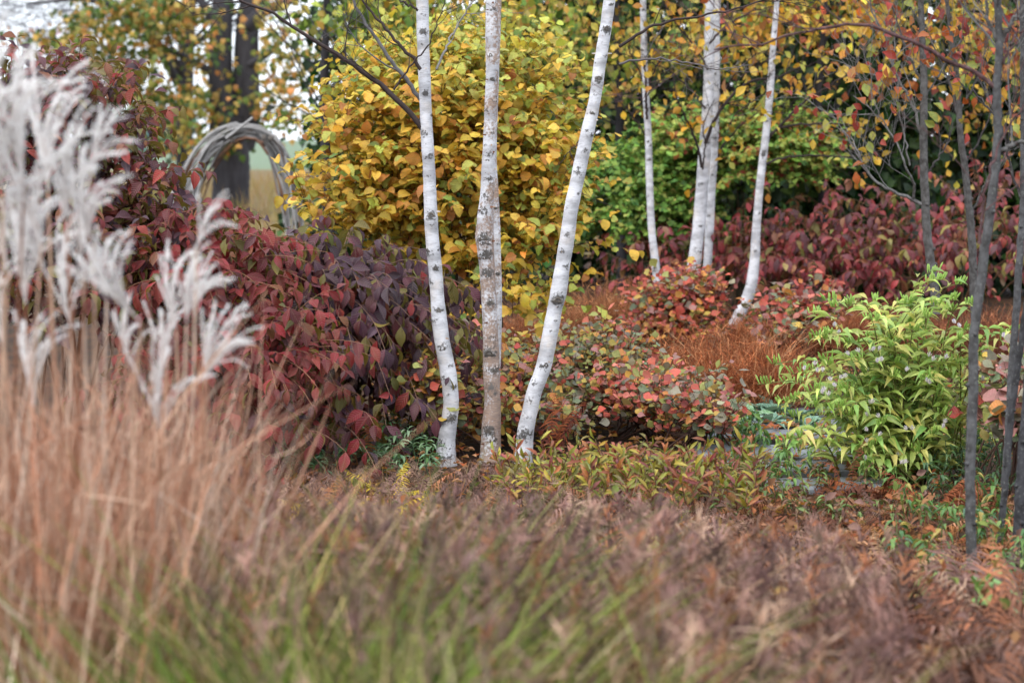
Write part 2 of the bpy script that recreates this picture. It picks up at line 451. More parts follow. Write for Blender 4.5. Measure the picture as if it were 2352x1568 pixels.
M_old = tint_mat('old_tree_bark', rough=.9, nscale=7, namt=.75, bump=.9, stretch=(1, 1, .22))
M_drift = tint_mat('weathered_stick', rough=.75, nscale=18, namt=.4, bump=.4, stretch=(1, 1, 1))
M_birch = birch_mat('birch_bark')
M_knot = tint_mat('birch_knot', rough=.9, nscale=70, namt=.7, bump=.8)
M_ground = ground_mat('leaf_mould', lin(74, 56, 42), lin(44, 34, 27), lin(96, 68, 46))
M_field = ground_mat('pale_field_grass', lin(118, 136, 112), lin(108, 126, 100), lin(130, 140, 118), .6, .2)
M_meadow = ground_mat('dry_meadow', lin(132, 108, 78), lin(104, 88, 60), lin(120, 112, 70), 1.5)
M_slab = tint_mat('bluestone', rough=.7, nscale=9, namt=.75, bump=.5, spec=.35, spots=(lin(84, 88, 70), 6.0, .56))
M_petal = tint_mat('white_petal', rough=.55, nscale=30, namt=.1, bump=0, spec=.3, trans=.4)

# ------------------------------------------------------------------ the setting
def ground_sheet():
    b = Buf()
    xs = np.concatenate([[-900, -300, -100], np.linspace(-30, 30, 61), [100, 300, 900]])
    ys = np.concatenate([[-60, -20], np.linspace(-6, 60, 67), [80, 140, 400, 1800]])
    X, Y = np.meshgrid(xs, ys); Z = 0.004 * np.sin(X * 1.7 + Y * .6) + .004 * np.sin(Y * 1.3 - X * .8)
    Z = np.where((np.abs(X) < 28) & (Y < 58) & (Y > -5), Z, 0)
    v = np.stack([X, Y, Z], -1).reshape(-1, 3); nx = len(xs)
    i = (np.arange(len(ys) - 1)[:, None] * nx + np.arange(nx - 1)[None]).reshape(-1)
    f = np.stack([i, i + 1, i + nx + 1, i + nx], 1)
    b.add(v, f.ravel(), np.full(len(f), 4), (.1, .08, .06))
    put('ground', b, M_ground, kind='structure')
    b = Buf(); v = [(-500, 98, .04), (500, 98, .04), (900, 1500, .1), (-900, 1500, .1)]
    b.add(v, [0, 1, 2, 3], [4], (.3, .4, .2)); put('field', b, M_field, kind='structure')
    b = Buf(); v = [(-80, 27, .035), (80, 27, .035), (120, 99, .06), (-120, 99, .06)]
    b.add(v, [0, 1, 2, 3], [4], (.3, .25, .15)); put('meadow_ground', b, M_meadow, kind='structure')
ground_sheet()

# stone path: slabs are parts of the path
def path():
    b = Buf()
    c = [P(x, y, 1.6 * FPX / (y - 318)) for x, y in ((1480, 930), (1990, 930), (2140, 1220), (1560, 1220))]
    for k in c: k[2] = .014
    b.add(c, [3, 2, 1, 0], [4], (.1, .08, .06))
    base = put('path', b, M_ground, kind='structure')
    rows = [(938, 948, [(1590, 1690), (1705, 1800)]), (955, 976, [(1560, 1700), (1716, 1860), (1875, 1960)]), (987, 1000, [(1620, 1790), (1806, 1960)]), (1012, 1031, [(1600, 1715), (1735, 1905), (1920, 1985)]),
            (1046, 1070, [(1600, 1800), (1822, 2000)]), (1086, 1108, [(1650, 1770), (1792, 1960)]), (1124, 1148, [(1760, 1900), (1925, 2030)])]
    for y0, y1, xs in rows:
        d0 = 1.6 * FPX / (y1 - 318); d1 = 1.6 * FPX / (y0 - 318)
        for x0, x1 in xs:
            q = [P(x0, 900, d0)[:2], P(x1, 900, d0)[:2], P(x1 + R.uniform(-6, 6), 900, d1)[:2], P(x0 + R.uniform(-6, 6), 900, d1)[:2]]
            cc = np.mean(q, 0); e = .012
            top = .05 + R.uniform(-.006, .006)
            v = [(x, y, -.03) for x, y in q] + [(x, y, top - e) for x, y in q] + [(*(cc + (np.array(p) - cc) * (1 - e / .2)), top) for p in q]
            f = [[8, 9, 10, 11]]
            for k in range(4):
                j = (k + 1) % 4; f += [[k, j, 4 + j, 4 + k], [4 + k, 4 + j, 8 + j, 8 + k]]
            s = Buf(); s.add(v, np.array(f).ravel(), [4] * len(f), lin(128, 133, 138) * R.uniform(.7, 1.1))
            put('paving_stone', s, M_slab, base, smooth=False)
path()

# ------------------------------------------------------------------ trees
def perp(d):
    a = norm(np.cross(d, R.normal(size=3))); return a
def grow(buf, p, d, L, r, lvl, tips, tint, kids=(5, 4, 0), ang=(35, 60), up=.15, wob=.12, shrink=.55, sides=(6, 4, 3), vis=None):
    n = 6; pts = [np.array(p, float)]; dd = norm(np.array(d, float))
    for i in range(n):
        dd = norm(dd + R.normal(0, wob, 3) + np.array([0, 0, up * .25]))
        pts.append(pts[-1] + dd * L / n)
    pts = np.array(pts)
    tubes(buf, pts, np.linspace(r, max(r * .35, .0012), n + 1), sides[min(lvl, len(sides) - 1)], tint)
    if lvl >= len(kids) or kids[lvl] == 0:
        for k in range(2, n + 1): tips.append((pts[k], norm(pts[k] - pts[k - 1])))
        return
    for c in range(kids[lvl]):
        s = R.uniform(.2, 1.0) * n; i = min(int(s), n - 1); q = pts[i] + (pts[i + 1] - pts[i]) * (s - i)
        ax = norm(pts[i + 1] - pts[i]); a = rad(R.uniform(*ang))
        cd_ = norm(ax * math.cos(a) + perp(ax) * math.sin(a) + np.array([0, 0, up]))
        grow(buf, q, cd_, L * shrink * R.uniform(.6, 1.2), r * .5, lvl + 1, tips, tint, kids, ang, up, wob, shrink, sides)

def trunk_path(pts, d, dl=None, n=80):
    """pts: (px, py[, depth offset])"""
    q = np.array([P(p[0], p[1], d + (p[2] if len(p) > 2 else 0)) for p in pts])
    return smooth_path(q, n)

def birch_trunk(buf, pth, r, marks, brown=0.0, sides=20, brown_fn=None):
    """marks: (arc fraction, angle, half height m, half width rad, strength)"""
    n = len(pth); rr = r * (1 + .03 * np.convolve(R.normal(size=n + 8), np.ones(9) / 3, 'valid'))
    s = np.concatenate([[0], np.cumsum(np.linalg.norm(np.diff(pth, axis=0), axis=1))])
    th = np.arange(sides) * 2 * math.pi / sides
    t = norm(np.gradient(pth, axis=0)); a = norm(np.cross(t, np.array([0.05, -1., 0]))); b = np.cross(t, a)
    mark = np.zeros((n, sides)); bump = np.zeros((n, sides))
    for (f, an, hh, hw, st) in marks:
        ds = (s[:, None] - f) / hh; da = (np.angle(np.exp(1j * (th[None] - an)))) / hw
        e = np.exp(-(ds ** 2 + da ** 2)); brow = np.exp(-((ds - .5 + .9 * da ** 2) ** 2 * 3 + da ** 2 * .5))
        mark = np.maximum(mark, st * np.maximum(e, brow * .8)); bump += .10 * st * np.exp(-(ds ** 2 + da ** 2))
    rad_ = rr[:, None] * (1 + bump + .010 * R.normal(size=(n, sides)))
    v = pth[:, None] + rad_[..., None] * (a[:, None] * np.cos(th)[None, :, None] + b[:, None] * np.sin(th)[None, :, None])
    br = np.full((n, sides), brown) if brown_fn is None else np.array([[brown_fn(si / s[-1], tj) for tj in th] for si in s])
    tint = np.stack([mark, br, np.ones_like(br)], -1).reshape(-1, 3)
    i = np.arange(n - 1)[:, None] * sides; j = np.arange(sides)[None]; k = (j + 1) % sides
    q = np.stack([i + j, i + k, i + sides + k, i + sides + j], -1).reshape(-1, 4)
    buf.add(v.reshape(-1, 3), q.ravel(), np.full(len(q), 4), tint)
    return s, a, b, rr, t

def knot(parent, c, out, up, w, h, tone):
    """a raised branch scar: a low rough mound with a sunken eye, drooping brows at both sides"""
    x = norm(np.cross(up, out)); v = []; m = 18; ph = R.uniform(0, 6.28, 3)
    rings = [(1.0, -.12), (.82, .16), (.6, .34), (.4, .36), (.22, .12)]
    for (q, z) in rings:
        for k in range(m):
            a = 2 * math.pi * k / m; wob = 1 + q * (.16 * math.sin(2 * a + ph[0]) + .12 * math.sin(3 * a + ph[1]) + .08 * R.normal())
            v.append(c + x * math.cos(a) * w * q * wob + up * (math.sin(a) * h * q * wob - .35 * h * q * math.cos(a) ** 2) + out * z * w * .6)
    v.append(c + out * w * .02)
    f = []; ln = []; nr = len(rings)
    for i in range(nr - 1):
        for k in range(m): f += [i*m + k, i*m + (k+1) % m, (i+1)*m + (k+1) % m, (i+1)*m + k]; ln.append(4)
    for k in range(m): f += [(nr-1)*m + k, (nr-1)*m + (k+1) % m, nr*m]; ln.append(3)
    t = np.concatenate([np.repeat(np.array([[.30, .29, .28], [.17, .16, .15], [.13, .115, .10], [.10, .085, .07], [.16, .13, .10]]), m, 0), [[.12, .09, .07]]]) * tone
    b = Buf(); b.add(np.array(v), f, ln, t)
    put('knot', b, M_knot, parent)

def front_angle(side):   # side -1..1 across the visible face -> angle in trunk frame (found by direction)
    return side

def birch(name, label, pts, widths, d, marks_px, brown=0.0, brown_fn=None, n=220, extra=40, group='white birches', knots=True, sides=20):
    """pts with widths in px per point; marks_px: (py, side, size px, strength, is_knot)"""
    base = P(pts[0][0], pts[0][1], d); base = np.array([base[0], base[1], 0.0])
    root = thing(name, label, 'tree', base, group)
    pth = trunk_path(pts, d, n=n)
    wr = np.array(widths, float) * U(d) / 2
    dd = np.concatenate([[0], np.cumsum(np.linalg.norm(np.diff(np.array([P(p[0], p[1], d) for p in pts]), axis=0), axis=1))])
    s = np.concatenate([[0], np.cumsum(np.linalg.norm(np.diff(pth, axis=0), axis=1))])
    r = np.interp(s * dd[-1] / s[-1], dd, wr)
    r = r * (1 + .4 * np.exp(-np.maximum(pth[:, 2], 0) / .05))
    pz = pth[:, 2]
    marks = []; kn = []
    for mk in marks_px:
        py, side, size, st = mk[:4]
        z = P(pts[0][0], py, d)[2]; i = int(np.argmin(np.abs(pz - z)))
        t = norm(pth[min(i + 1, n - 1)] - pth[max(i - 1, 0)]); a = norm(np.cross(t, np.array([0.05, -1., 0]))); b = np.cross(t, a)
        o = norm(np.array([side, -math.sqrt(max(0.02, 1 - side * side)), 0]))
        ang = math.atan2(np.dot(o, b), np.dot(o, a))
        sz = size * U(d)
        marks.append((s[i] + R.normal(0, .004), ang, sz * .55 * R.uniform(.7, 1.15), min(1.2, sz / r[i] * .75 * R.uniform(.7, 1.2)), st * R.uniform(.62, 1.0)))
        if len(mk) > 4 and mk[4] and knots: kn.append((pth[i] + o * r[i] * .98, o, t, sz * R.uniform(.34, .46), sz * R.uniform(.24, .36)))
    for _ in range(extra):
        i = int(R.integers(3, n - 3)); marks.append((s[i], R.uniform(0, 6.28), R.uniform(.003, .012), R.uniform(.15, .6), R.uniform(.35, .75)))
    b_ = Buf(); birch_trunk(b_, pth, r, marks, brown, sides, brown_fn)
    put('trunk', b_, M_birch, root)
    for c, o, t, w, h in kn: knot(root, c, o, t, w, h, R.uniform(.7, 1.3))
    return root, pth, r

def branch_px(root, name, pts, d, r0, r1, tint, mat=None, kids=0, kl=.35, tips=None, twigs=None, ang=(25, 55), up=.12, n=26):
    pth = smooth_path(np.array([P(p[0], p[1], d + (p[2] if len(p) > 2 else 0)) for p in pts]), n)
    pth[2:-1] += R.normal(0, .004, (n - 3, 3))
    b = Buf(); tubes(b, pth, np.linspace(r0, r1, n), 8, tint); put(name, b, mat or M_stem, root)
    if kids and twigs is not None:
        for k in range(kids):
            i = int(R.integers(4, n - 1)); ax = norm(pth[i] - pth[i - 1]); a = rad(R.uniform(*ang))
            dd = norm(ax * math.cos(a) + perp(ax) * math.sin(a) + np.array([0, 0, up]))
            grow(twigs, pth[i], dd, kl * R.uniform(.6, 1.3), max(r1 * .8, .0018), 0, tips if tips is not None else [], tint, kids=(4, 2, 0), shrink=.6, sides=(4, 3, 3))
    return pth

DARKTWIG = lin(62, 52, 50)
# --- front birches ---------------------------------------------------
D1 = 9.7
ptsA = [(1022, 1100), (1027, 1000), (1036, 925), (1030, 860), (1015, 780), (1006, 700), (1000, 620), (992, 540), (989, 480), (985, 380), (980, 300), (976, 200), (972, 100), (970, 0), (966, -150), (960, -420), (962, -700)]
wA = [41, 39, 38, 37, 34, 33, 32, 31, 30, 29, 28, 28, 27, 27, 25, 21, 14]
mA = [(75, .1, 17, .95, 1), (98, -.2, 14, .8, 0), (213, .1, 15, 1, 1), (262, .9, 12, .8, 1), (302, -.5, 24, 1, 0), (362, .3, 16, .8, 0), (495, .1, 24, 1, 1), (520, .2, 22, .8, 0), (572, -.8, 20, 1, 1), (618, .1, 16, .95, 1), (660, .8, 14, .7, 0), (712, .1, 18, 1, 1), (800, -.1, 22, 1, 1), (840, .6, 14, .8, 1), (865, -.7, 20, .9, 0),
      (890, .6, 13, .8, 0), (905, -.3, 16, .7, 0), (955, .3, 22, 1, 1), (962, -.4, 16, .9, 0), (1010, -.6, 22, .6, 0), (150, -.6, 20, .5, 0), (430, .5, 18, .6, 0), (400, -.2, 14, .6, 0), (1030, .2, 30, .6, 0), (1055, -.3, 34, .7, 0), (1020, -.7, 30, .6, 0), (30, .3, 14, .8, 0), (650, -.8, 20, .6, 0), (735, -.8, 24, .6, 0)]
tA, pA, rA = birch('birch_tree', 'slim white front birch with dark bare branches rising to the left', ptsA, wA, D1, mA)
tw = Buf()
branch_px(tA, 'branch', [(972, 298), (930, 245), (870, 195), (790, 135), (700, 80), (640, 40), (560, 5), (470, -40)], D1, .014, .005, DARKTWIG, kids=7, kl=.3, twigs=tw)
branch_px(tA, 'branch', [(968, 232, .02), (940, 190), (905, 150), (878, 110), (850, 70), (825, 30), (805, -30)], D1 + .1, .011, .006, lin(110, 108, 108), kids=5, kl=.3, twigs=tw)
branch_px(tA, 'branch', [(966, 160), (935, 120), (890, 70), (850, 25), (810, -40)], D1 - .1, .009, .004, DARKTWIG, kids=6, kl=.3, twigs=tw)
branch_px(tA, 'branch', [(904, 207), (940, 155), (985, 100), (1010, 40), (1030, -20)], D1 - .15, .005, .002, DARKTWIG, kids=3, kl=.25, twigs=tw)
branch_px(tA, 'branch', [(1002, 160, .05), (1025, 110, .1), (1050, 60, .2), (1080, 15, .2), (1110, -20, .2)], D1, .006, .003, lin(140, 136, 132), kids=4, kl=.25, twigs=tw)
branch_px(tA, 'branch', [(960, 25), (930, 5), (890, -10)], D1 - .1, .006, .003, DARKTWIG, kids=4, kl=.3, twigs=tw)
put('twigs', tw, M_stem, tA, 'stuff')

ptsB = [(1128, 1085), (1127, 1029), (1129, 970), (1131, 930), (1129, 870), (1127, 780), (1122, 680), (1117, 590), (1113, 545), (1115, 500), (1120, 430), (1124, 350), (1127, 260), (1130, 180), (1132, 130), (1130, 60), (1130, 0), (1131, -200), (1128, -650)]
wB = [45, 44, 44, 39, 38, 35, 34, 35, 40, 37, 34, 31, 29, 29, 33, 30, 29, 25, 14]
def brB(f, th):
    z = f
    k = np.interp(z, [0, .06, .12, .2, .3, .36, .42, .5, .6, .68, .75, 1], [.72, .74, .72, .64, .62, .58, .44, .56, .50, .48, .60, .62])
    return k + .1 * math.cos(th - .3)
mB = [(545, -.1, 30, 1, 1), (580, .1, 26, 1, 0), (480, -.3, 22, .8, 0), (527, .6, 12, .9, 1), (588, -.9, 22, 1, 1), (625, .1, 22, .95, 1), (690, .2, 20, .9, 1), (806, -.2, 34, 1, 1), (845, .4, 24, .95, 1), (885, -.1, 22, .9, 0), (905, .3, 18, .7, 0), (985, -.3, 26, 1, 1), (775, .4, 20, .8, 0), (183, .1, 16, 1, 1), (130, -.3, 16, .8, 1), (232, .8, 14, .8, 1),
      (254, -.7, 16, .9, 1), (306, .4, 16, .9, 0), (360, 0, 26, .7, 0), (410, .2, 24, .7, 0), (450, -.2, 22, .8, 0), (25, .2, 14, .9, 1), (1005, .3, 24, .8, 0), (280, -.3, 18, .5, 0), (70, -.4, 14, .6, 0)]
tB, pB, rB = birch('birch_tree', 'middle birch of the front clump, trunk stained brown with shaggy peeling bark', ptsB, wB, D1 + .05, mB, brown_fn=brB, extra=70)
ptsC = [(1196, 1105), (1204, 1030), (1208, 985), (1217, 945), (1227, 900), (1246, 850), (1263, 770), (1275, 705), (1283, 670), (1292, 610), (1303, 545), (1312, 480), (1326, 413), (1348, 310), (1366, 230), (1379, 140), (1392, 60), (1400, 0), (1425, -150), (1470, -420), (1500, -650)]
wC = [37, 36, 36, 35, 35, 36, 37, 34, 37, 33, 33, 32, 30, 30, 29, 27, 27, 27, 25, 20, 13]
mC = [(68, .1, 20, 1, 1), (180, .1, 18, .95, 1), (260, 0, 12, .95, 1), (300, -.2, 15, .8, 0), (350, .4, 26, .7, 0), (308, .8, 14, .9, 1), (445, .5, 12, .8, 0), (535, -.1, 16, .95, 1), (575, -.5, 20, .6, 0), (608, .6, 18, .7, 0), (690, .1, 30, 1, 1), (735, .3, 12, .9, 1), (760, .1, 10, .8, 0), (835, .2, 18, 1, 1), (845, -.4, 14, .7, 0), (880, -.6, 22, .6, 0),
      (920, -.3, 18, .6, 0), (960, -.5, 22, .7, 0), (985, 0, 24, .8, 0), (1000, -.3, 24, .7, 0), (218, -.3, 16, .6, 0), (130, .5, 12, .7, 0), (480, -.6, 18, .5, 0), (640, -.5, 12, .5, 0), (10, .4, 14, .8, 0), (395, -.4, 28, .55, 0)]
mA_base = 0
tC, pC, rC = birch('birch_tree', 'front birch leaning to the right, white trunk with a large dark knot midway up', ptsC, wC, D1 - .05, mC, extra=55)
tw = Buf()
branch_px(tC, 'branch', [(1422, 108), (1450, 90), (1490, 65), (1540, 48), (1600, 38), (1700, 20), (1800, -15)], D1, .008, .003, DARKTWIG, kids=6, kl=.3, twigs=tw)
branch_px(tC, 'branch', [(1422, 148), (1460, 138), (1520, 135), (1580, 145), (1640, 160), (1720, 150)], D1 + .1, .006, .002, lin(110, 104, 104), kids=5, kl=.3, twigs=tw)
branch_px(tC, 'branch', [(1372, 300), (1340, 320), (1310, 345), (1285, 380)], D1 + .15, .004, .0015, DARKTWIG, kids=2, kl=.2, twigs=tw)
put('twigs', tw, M_stem, tC, 'stuff')
ptsb = [(1136, 960), (1141, 850), (1144, 760), (1146, 680), (1143, 600), (1141, 520), (1138, 440), (1135, 380), (1139, 200), (1144, 60), (1146, 0), (1150, -200), (1146, -500)]
wb = [17, 17, 16, 15, 16, 16, 14, 13, 13, 12, 12, 10, 6]
tb, _, _ = birch('birch_tree', 'thin reddish young birch stem close behind the brown-stained trunk', ptsb, wb, D1 + .35, [(630, -.1, 13, 1, 1), (478, -.3, 12, .8, 1), (560, .4, 10, .6, 0)], brown_fn=lambda f, t: .50 + .12 * math.sin(f * 40), extra=25, sides=14)

def bark_curls(root, pth, r, n, lo, hi, cols):
    for k in range(n):
        i = int(R.uniform(lo, hi) * (len(pth) - 2)); a = R.uniform(-2.6, -.5); o = np.array([math.cos(a), math.sin(a), 0]); e = np.array([-o[1], o[0], 0]) * R.choice([-1, 1])
        b = Buf(); q = pth[i] + o * r[i] * 1.0; L = R.uniform(.010, .03)
        blades(b, q[None], norm(e + o * .35)[None], np.array([L]), np.array([R.uniform(.004, .010)]), (o * L * R.uniform(.2, .9) - e * L * R.uniform(.2, .8))[None], cols[int(R.integers(len(cols)))], 5, side=np.array([[0, 0, 1.]]), tip=.6)
        put('bark_curl', b, M_dry, root)
CURL = pal((196, 170, 150), (150, 108, 84), (214, 204, 196), (120, 80, 60))
bark_curls(tB, pB, rB, 46, .02, .75, CURL); bark_curls(tC, pC, rC, 10, .05, .7, CURL[[0, 2]]); bark_curls(tA, pA, rA, 8, .05, .7, CURL[[0, 2]])

# --- back birches ----------------------------------------------------
D2 = 16.5
def birch_leaves(root, tips, key, n, palette, L, single, idx=None, spread=.06, mat=None, shp=None, rest='foliage'):
    if not tips: return
    k = R.integers(0, len(tips), n)
    pos = np.array([tips[i][0] for i in k]) + R.normal(0, spread, (n, 3))
    dd = np.array([tips[i][1] for i in k])
    d = norm(dd * .4 + R.normal(0, .5, (n, 3)) + np.array([0, 0, -.75]))
    nn = norm(R.normal(0, .7, (n, 3)) + np.array([0, -.7, .5]))
    ix = R.integers(0, len(palette), n) if idx is None else idx(pos, n)
    foliage(root, key, shp or S_BIRCH, pos, d, nn, R.uniform(.75, 1.2, n) * L, palette, ix, mat or M_birchleaf, single, rest=rest)
PAL_BIRCH = pal((222, 178, 52), (214, 160, 44), (206, 190, 80), (190, 130, 44), (186, 186, 84), (226, 192, 84))
def small_marks(y0, y1, k, s=9):
    return [(R.uniform(y0, y1), R.uniform(-.7, .7), R.uniform(.6, 1.3) * s, R.uniform(.7, 1), R.random() < .5) for _ in range(k)]
def back_birch(label, pts, w, d, nm, brs, nl, extra=25, single=120):
    root, pth, r = birch('birch_tree', label, pts, w, d, small_marks(pts[-3][1], pts[0][1] - 60, nm), n=140, extra=extra, sides=14)
    tw = Buf(); tips = []
    for bp, r0, r1, kids in brs: branch_px(root, 'branch', bp, d, r0, r1, DARKTWIG * .9, kids=kids, kl=.5, tips=tips, twigs=tw, up=.05)
    for k in range(8):     # crown above the frame
        i = int(R.integers(int(.72 * len(pth)), len(pth) - 2)); a = R.uniform(0, 6.28)
        grow(tw, pth[i], norm(np.array([math.cos(a), math.sin(a), .7])), R.uniform(.5, .9), .007, 0, tips, DARKTWIG, kids=(4, 3, 0), sides=(4, 3, 3))
    put('twigs', tw, M_stem, root, 'stuff')
    birch_leaves(root, tips, 'birchleaf', nl, PAL_BIRCH, .078, single)
    return root
ptsD = [(1515, 745), (1511, 661), (1505, 600), (1498, 540), (1492, 420), (1489, 310), (1482, 190), (1478, 60), (1477, 0), (1470, -160), (1462, -420)]
back_birch('slender white birch standing alone just right of the leaning front birch', ptsD, [20, 20, 19, 17, 16, 16, 15, 14, 13, 11, 6], D2, 12,
    [([(1484, 215), (1470, 170), (1452, 130), (1430, 80), (1400, 30)], .010, .003, 5), ([(1489, 320), (1470, 290), (1440, 250), (1400, 215)], .008, .003, 4), ([(1482, 200), (1510, 150), (1540, 110), (1580, 70)], .009, .003, 6), ([(1486, 275, -.1), (1484, 240, -.1), (1483, 200, -.15), (1480, 150, -.2)], .012, .006, 3)], 140)
ptsE = [(1580, 765), (1588, 655), (1595, 600), (1604, 530), (1614, 410), (1622, 300), (1628, 185), (1629, 60), (1629, 0), (1632, -160), (1640, -450)]
back_birch('thick white birch in the back group, left trunk of the touching pair', ptsE, [33, 31, 31, 29, 27, 27, 25, 22, 21, 19, 10], D2, 15,
    [([(1612, 385, -.1), (1603, 340, -.15), (1585, 290, -.2), (1560, 240, -.3), (1545, 170, -.3)], .012, .004, 5), ([(1620, 330, -.12), (1640, 280, -.15), (1668, 235, -.15), (1720, 190, -.1), (1790, 175), (1850, 150)], .016, .006, 8), ([(1614, 390, -.15), (1618, 330, -.2), (1616, 290, -.2), (1640, 230, -.2)], .008, .003, 3),
     ([(1620, 250, -.15), (1580, 200), (1540, 165), (1480, 140), (1420, 120)], .009, .003, 6), ([(1630, 100, -.1), (1670, 60), (1720, 30), (1800, 10)], .010, .004, 6), ([(1626, 160, -.1), (1590, 100), (1550, 50), (1520, 0)], .010, .004, 6)], 300)
ptsE2 = [(1622, 765), (1623, 655), (1626, 590), (1632, 480), (1640, 350), (1645, 200), (1646, 60), (1648, 0), (1660, -160), (1680, -430)]
back_birch('white birch in the back group, thinner right trunk of the touching pair', ptsE2, [22, 21, 20, 19, 18, 17, 15, 14, 13, 7], D2 + .35, 10,
    [([(1640, 380), (1665, 330), (1700, 290), (1750, 255), (1800, 240)], .010, .003, 5), ([(1645, 240), (1690, 170), (1730, 130), (1790, 105)], .010, .003, 6)], 140)
ptsF = [(1668, 790), (1683, 755), (1702, 715), (1722, 670), (1732, 610), (1737, 530), (1746, 420), (1759, 310), (1769, 205), (1776, 105), (1785, 0), (1800, -160), (1820, -430)]
back_birch('white birch with a strongly curved leaning base, rightmost of the back group', ptsF, [27, 27, 27, 26, 23, 20, 19, 18, 17, 14, 11, 10, 6], D2 - .2, 12,
    [([(1752, 325), (1790, 295), (1850, 285), (1960, 290), (2010, 300)], .012, .004, 6), ([(1751, 380), (1800, 362), (1880, 358), (1960, 360), (2060, 350)], .010, .003, 5), ([(1762, 320), (1790, 290), (1840, 240), (1900, 200), (1990, 150)], .012, .004, 7), ([(1770, 200), (1720, 240), (1690, 262), (1670, 300)], .008, .003, 4)], 240)

# --- grey barked young trees on the right ----------------------------
GREY = lin(104, 102, 100); GREYD = lin(84, 80, 80)
PAL_ORNG = pal((186, 96, 44), (160, 58, 46), (206, 156, 54), (142, 60, 56), (210, 176, 66), (170, 100, 60), (150, 160, 76), (178, 84, 68))
def grey_tree(label, pts, w, d, brs, nl, single=200, tint=GREY, group='grey-barked young trees', ntop=8, L=.085):
    base = P(pts[0][0], pts[0][1], d); root = thing('young_tree', label, 'tree', (base[0], base[1], 0), group)
    pth = trunk_path(pts, d, n=90); r = np.interp(np.linspace(0, 1, 90), np.linspace(0, 1, len(w)), np.array(w) * U(d) / 2)
    r = r * (1 + .035 * np.sin(np.arange(90) * 1.3) * R.random(90)) ; pth = pth + R.normal(0, .0012, pth.shape)
    b = Buf(); tubes(b, pth, r, 14, tint); put('trunk', b, M_grey, root)
    tw = Buf(); tips = []
    for bp, r0, r1, kids, tn in brs:
        branch_px(root, 'branch', bp, d, r0, r1, tn, M_grey, kids=kids, kl=.45, tips=tips, twigs=tw, up=.2)
    for k in range(ntop):
        i = int(R.integers(60, 89)); a = R.uniform(0, 6.28)
        grow(tw, pth[i], norm(np.array([math.cos(a), math.sin(a), .9])), R.uniform(.4, .8), .005, 0, tips, tint, kids=(4, 2, 0), sides=(4, 3, 3))
    for k in range(5):     # small spur knobs on the trunk
        i = int(R.integers(8, 70)); o = norm(np.array([R.normal(), -abs(R.normal()), 0])); q = pth[i] + o * r[i] * .85
        kb = Buf(); tubes(kb, np.stack([q, q + o * r[i] * .45, q + o * r[i] * .6]), np.array([.5, .38, .1]) * r[i], 8, tint * .8, cap=True); put('spur', kb, M_grey, root)
    put('twigs', tw, M_stem, root, 'stuff')
    if nl: birch_leaves(root, tips, 'orangeleaf', nl, PAL_ORNG, L * .84, single, shp=S_ORNG)
    return root
PALE = lin(132, 130, 128); MAUV = lin(100, 76, 76)
DG = 13.0
grey_tree('grey lichen-spotted young tree behind the lily, low side limb forking to the left', [(2150, 720), (2147, 665), (2137, 600), (2129, 530), (2124, 440), (2121, 320), (2122, 200), (2118, 80), (2112, -60), (2100, -320)], [23, 21, 20, 19, 18, 16, 14, 12, 10, 5], DG,
    [([(2118, 470), (2090, 455), (2052, 440), (2010, 415), (1985, 380), (1965, 340), (1935, 300)], .012, .005, 5, PALE), ([(2098, 458), (2098, 420, -.1), (2080, 380, -.2), (2060, 330, -.2), (2010, 260, -.2), (1960, 220, -.2)], .009, .003, 8, PALE), ([(2121, 330), (2100, 250), (2060, 170), (2035, 90), (2010, 40), (1990, 0)], .011, .005, 7, PALE),
     ([(2122, 400), (2150, 370), (2180, 320), (2190, 280)], .008, .003, 4, GREYD), ([(2118, 240), (2150, 180), (2190, 120), (2230, 60)], .008, .003, 6, GREY), ([(2090, 380), (2075, 300), (2050, 220), (2020, 180), (1940, 150)], .006, .003, 9, PALE), ([(2121, 200), (2080, 110), (2060, 50), (2040, -20)], .008, .003, 9, GREY)], 260, single=230, L=.10)
grey_tree('slender grey tree just left of the tall front pole-like trunk, partly hidden by lily stems', [(2240, 730), (2236, 650), (2234, 580), (2228, 500), (2218, 400), (2205, 300), (2200, 200), (2185, 80), (2170, -40), (2150, -300)], [20, 19, 18, 16, 14, 12, 10, 9, 8, 4], DG + .6,
    [([(2205, 300), (2190, 220), (2160, 140), (2120, 70), (2090, 10)], .009, .004, 7, GREY), ([(2215, 380), (2250, 320), (2280, 250), (2300, 170)], .008, .003, 5, GREYD), ([(2228, 500), (2250, 450), (2275, 400), (2330, 350)], .008, .003, 4, GREY), ([(2202, 260), (2240, 190), (2280, 120), (2320, 60)], .008, .003, 9, GREY)], 210, single=170, L=.10)
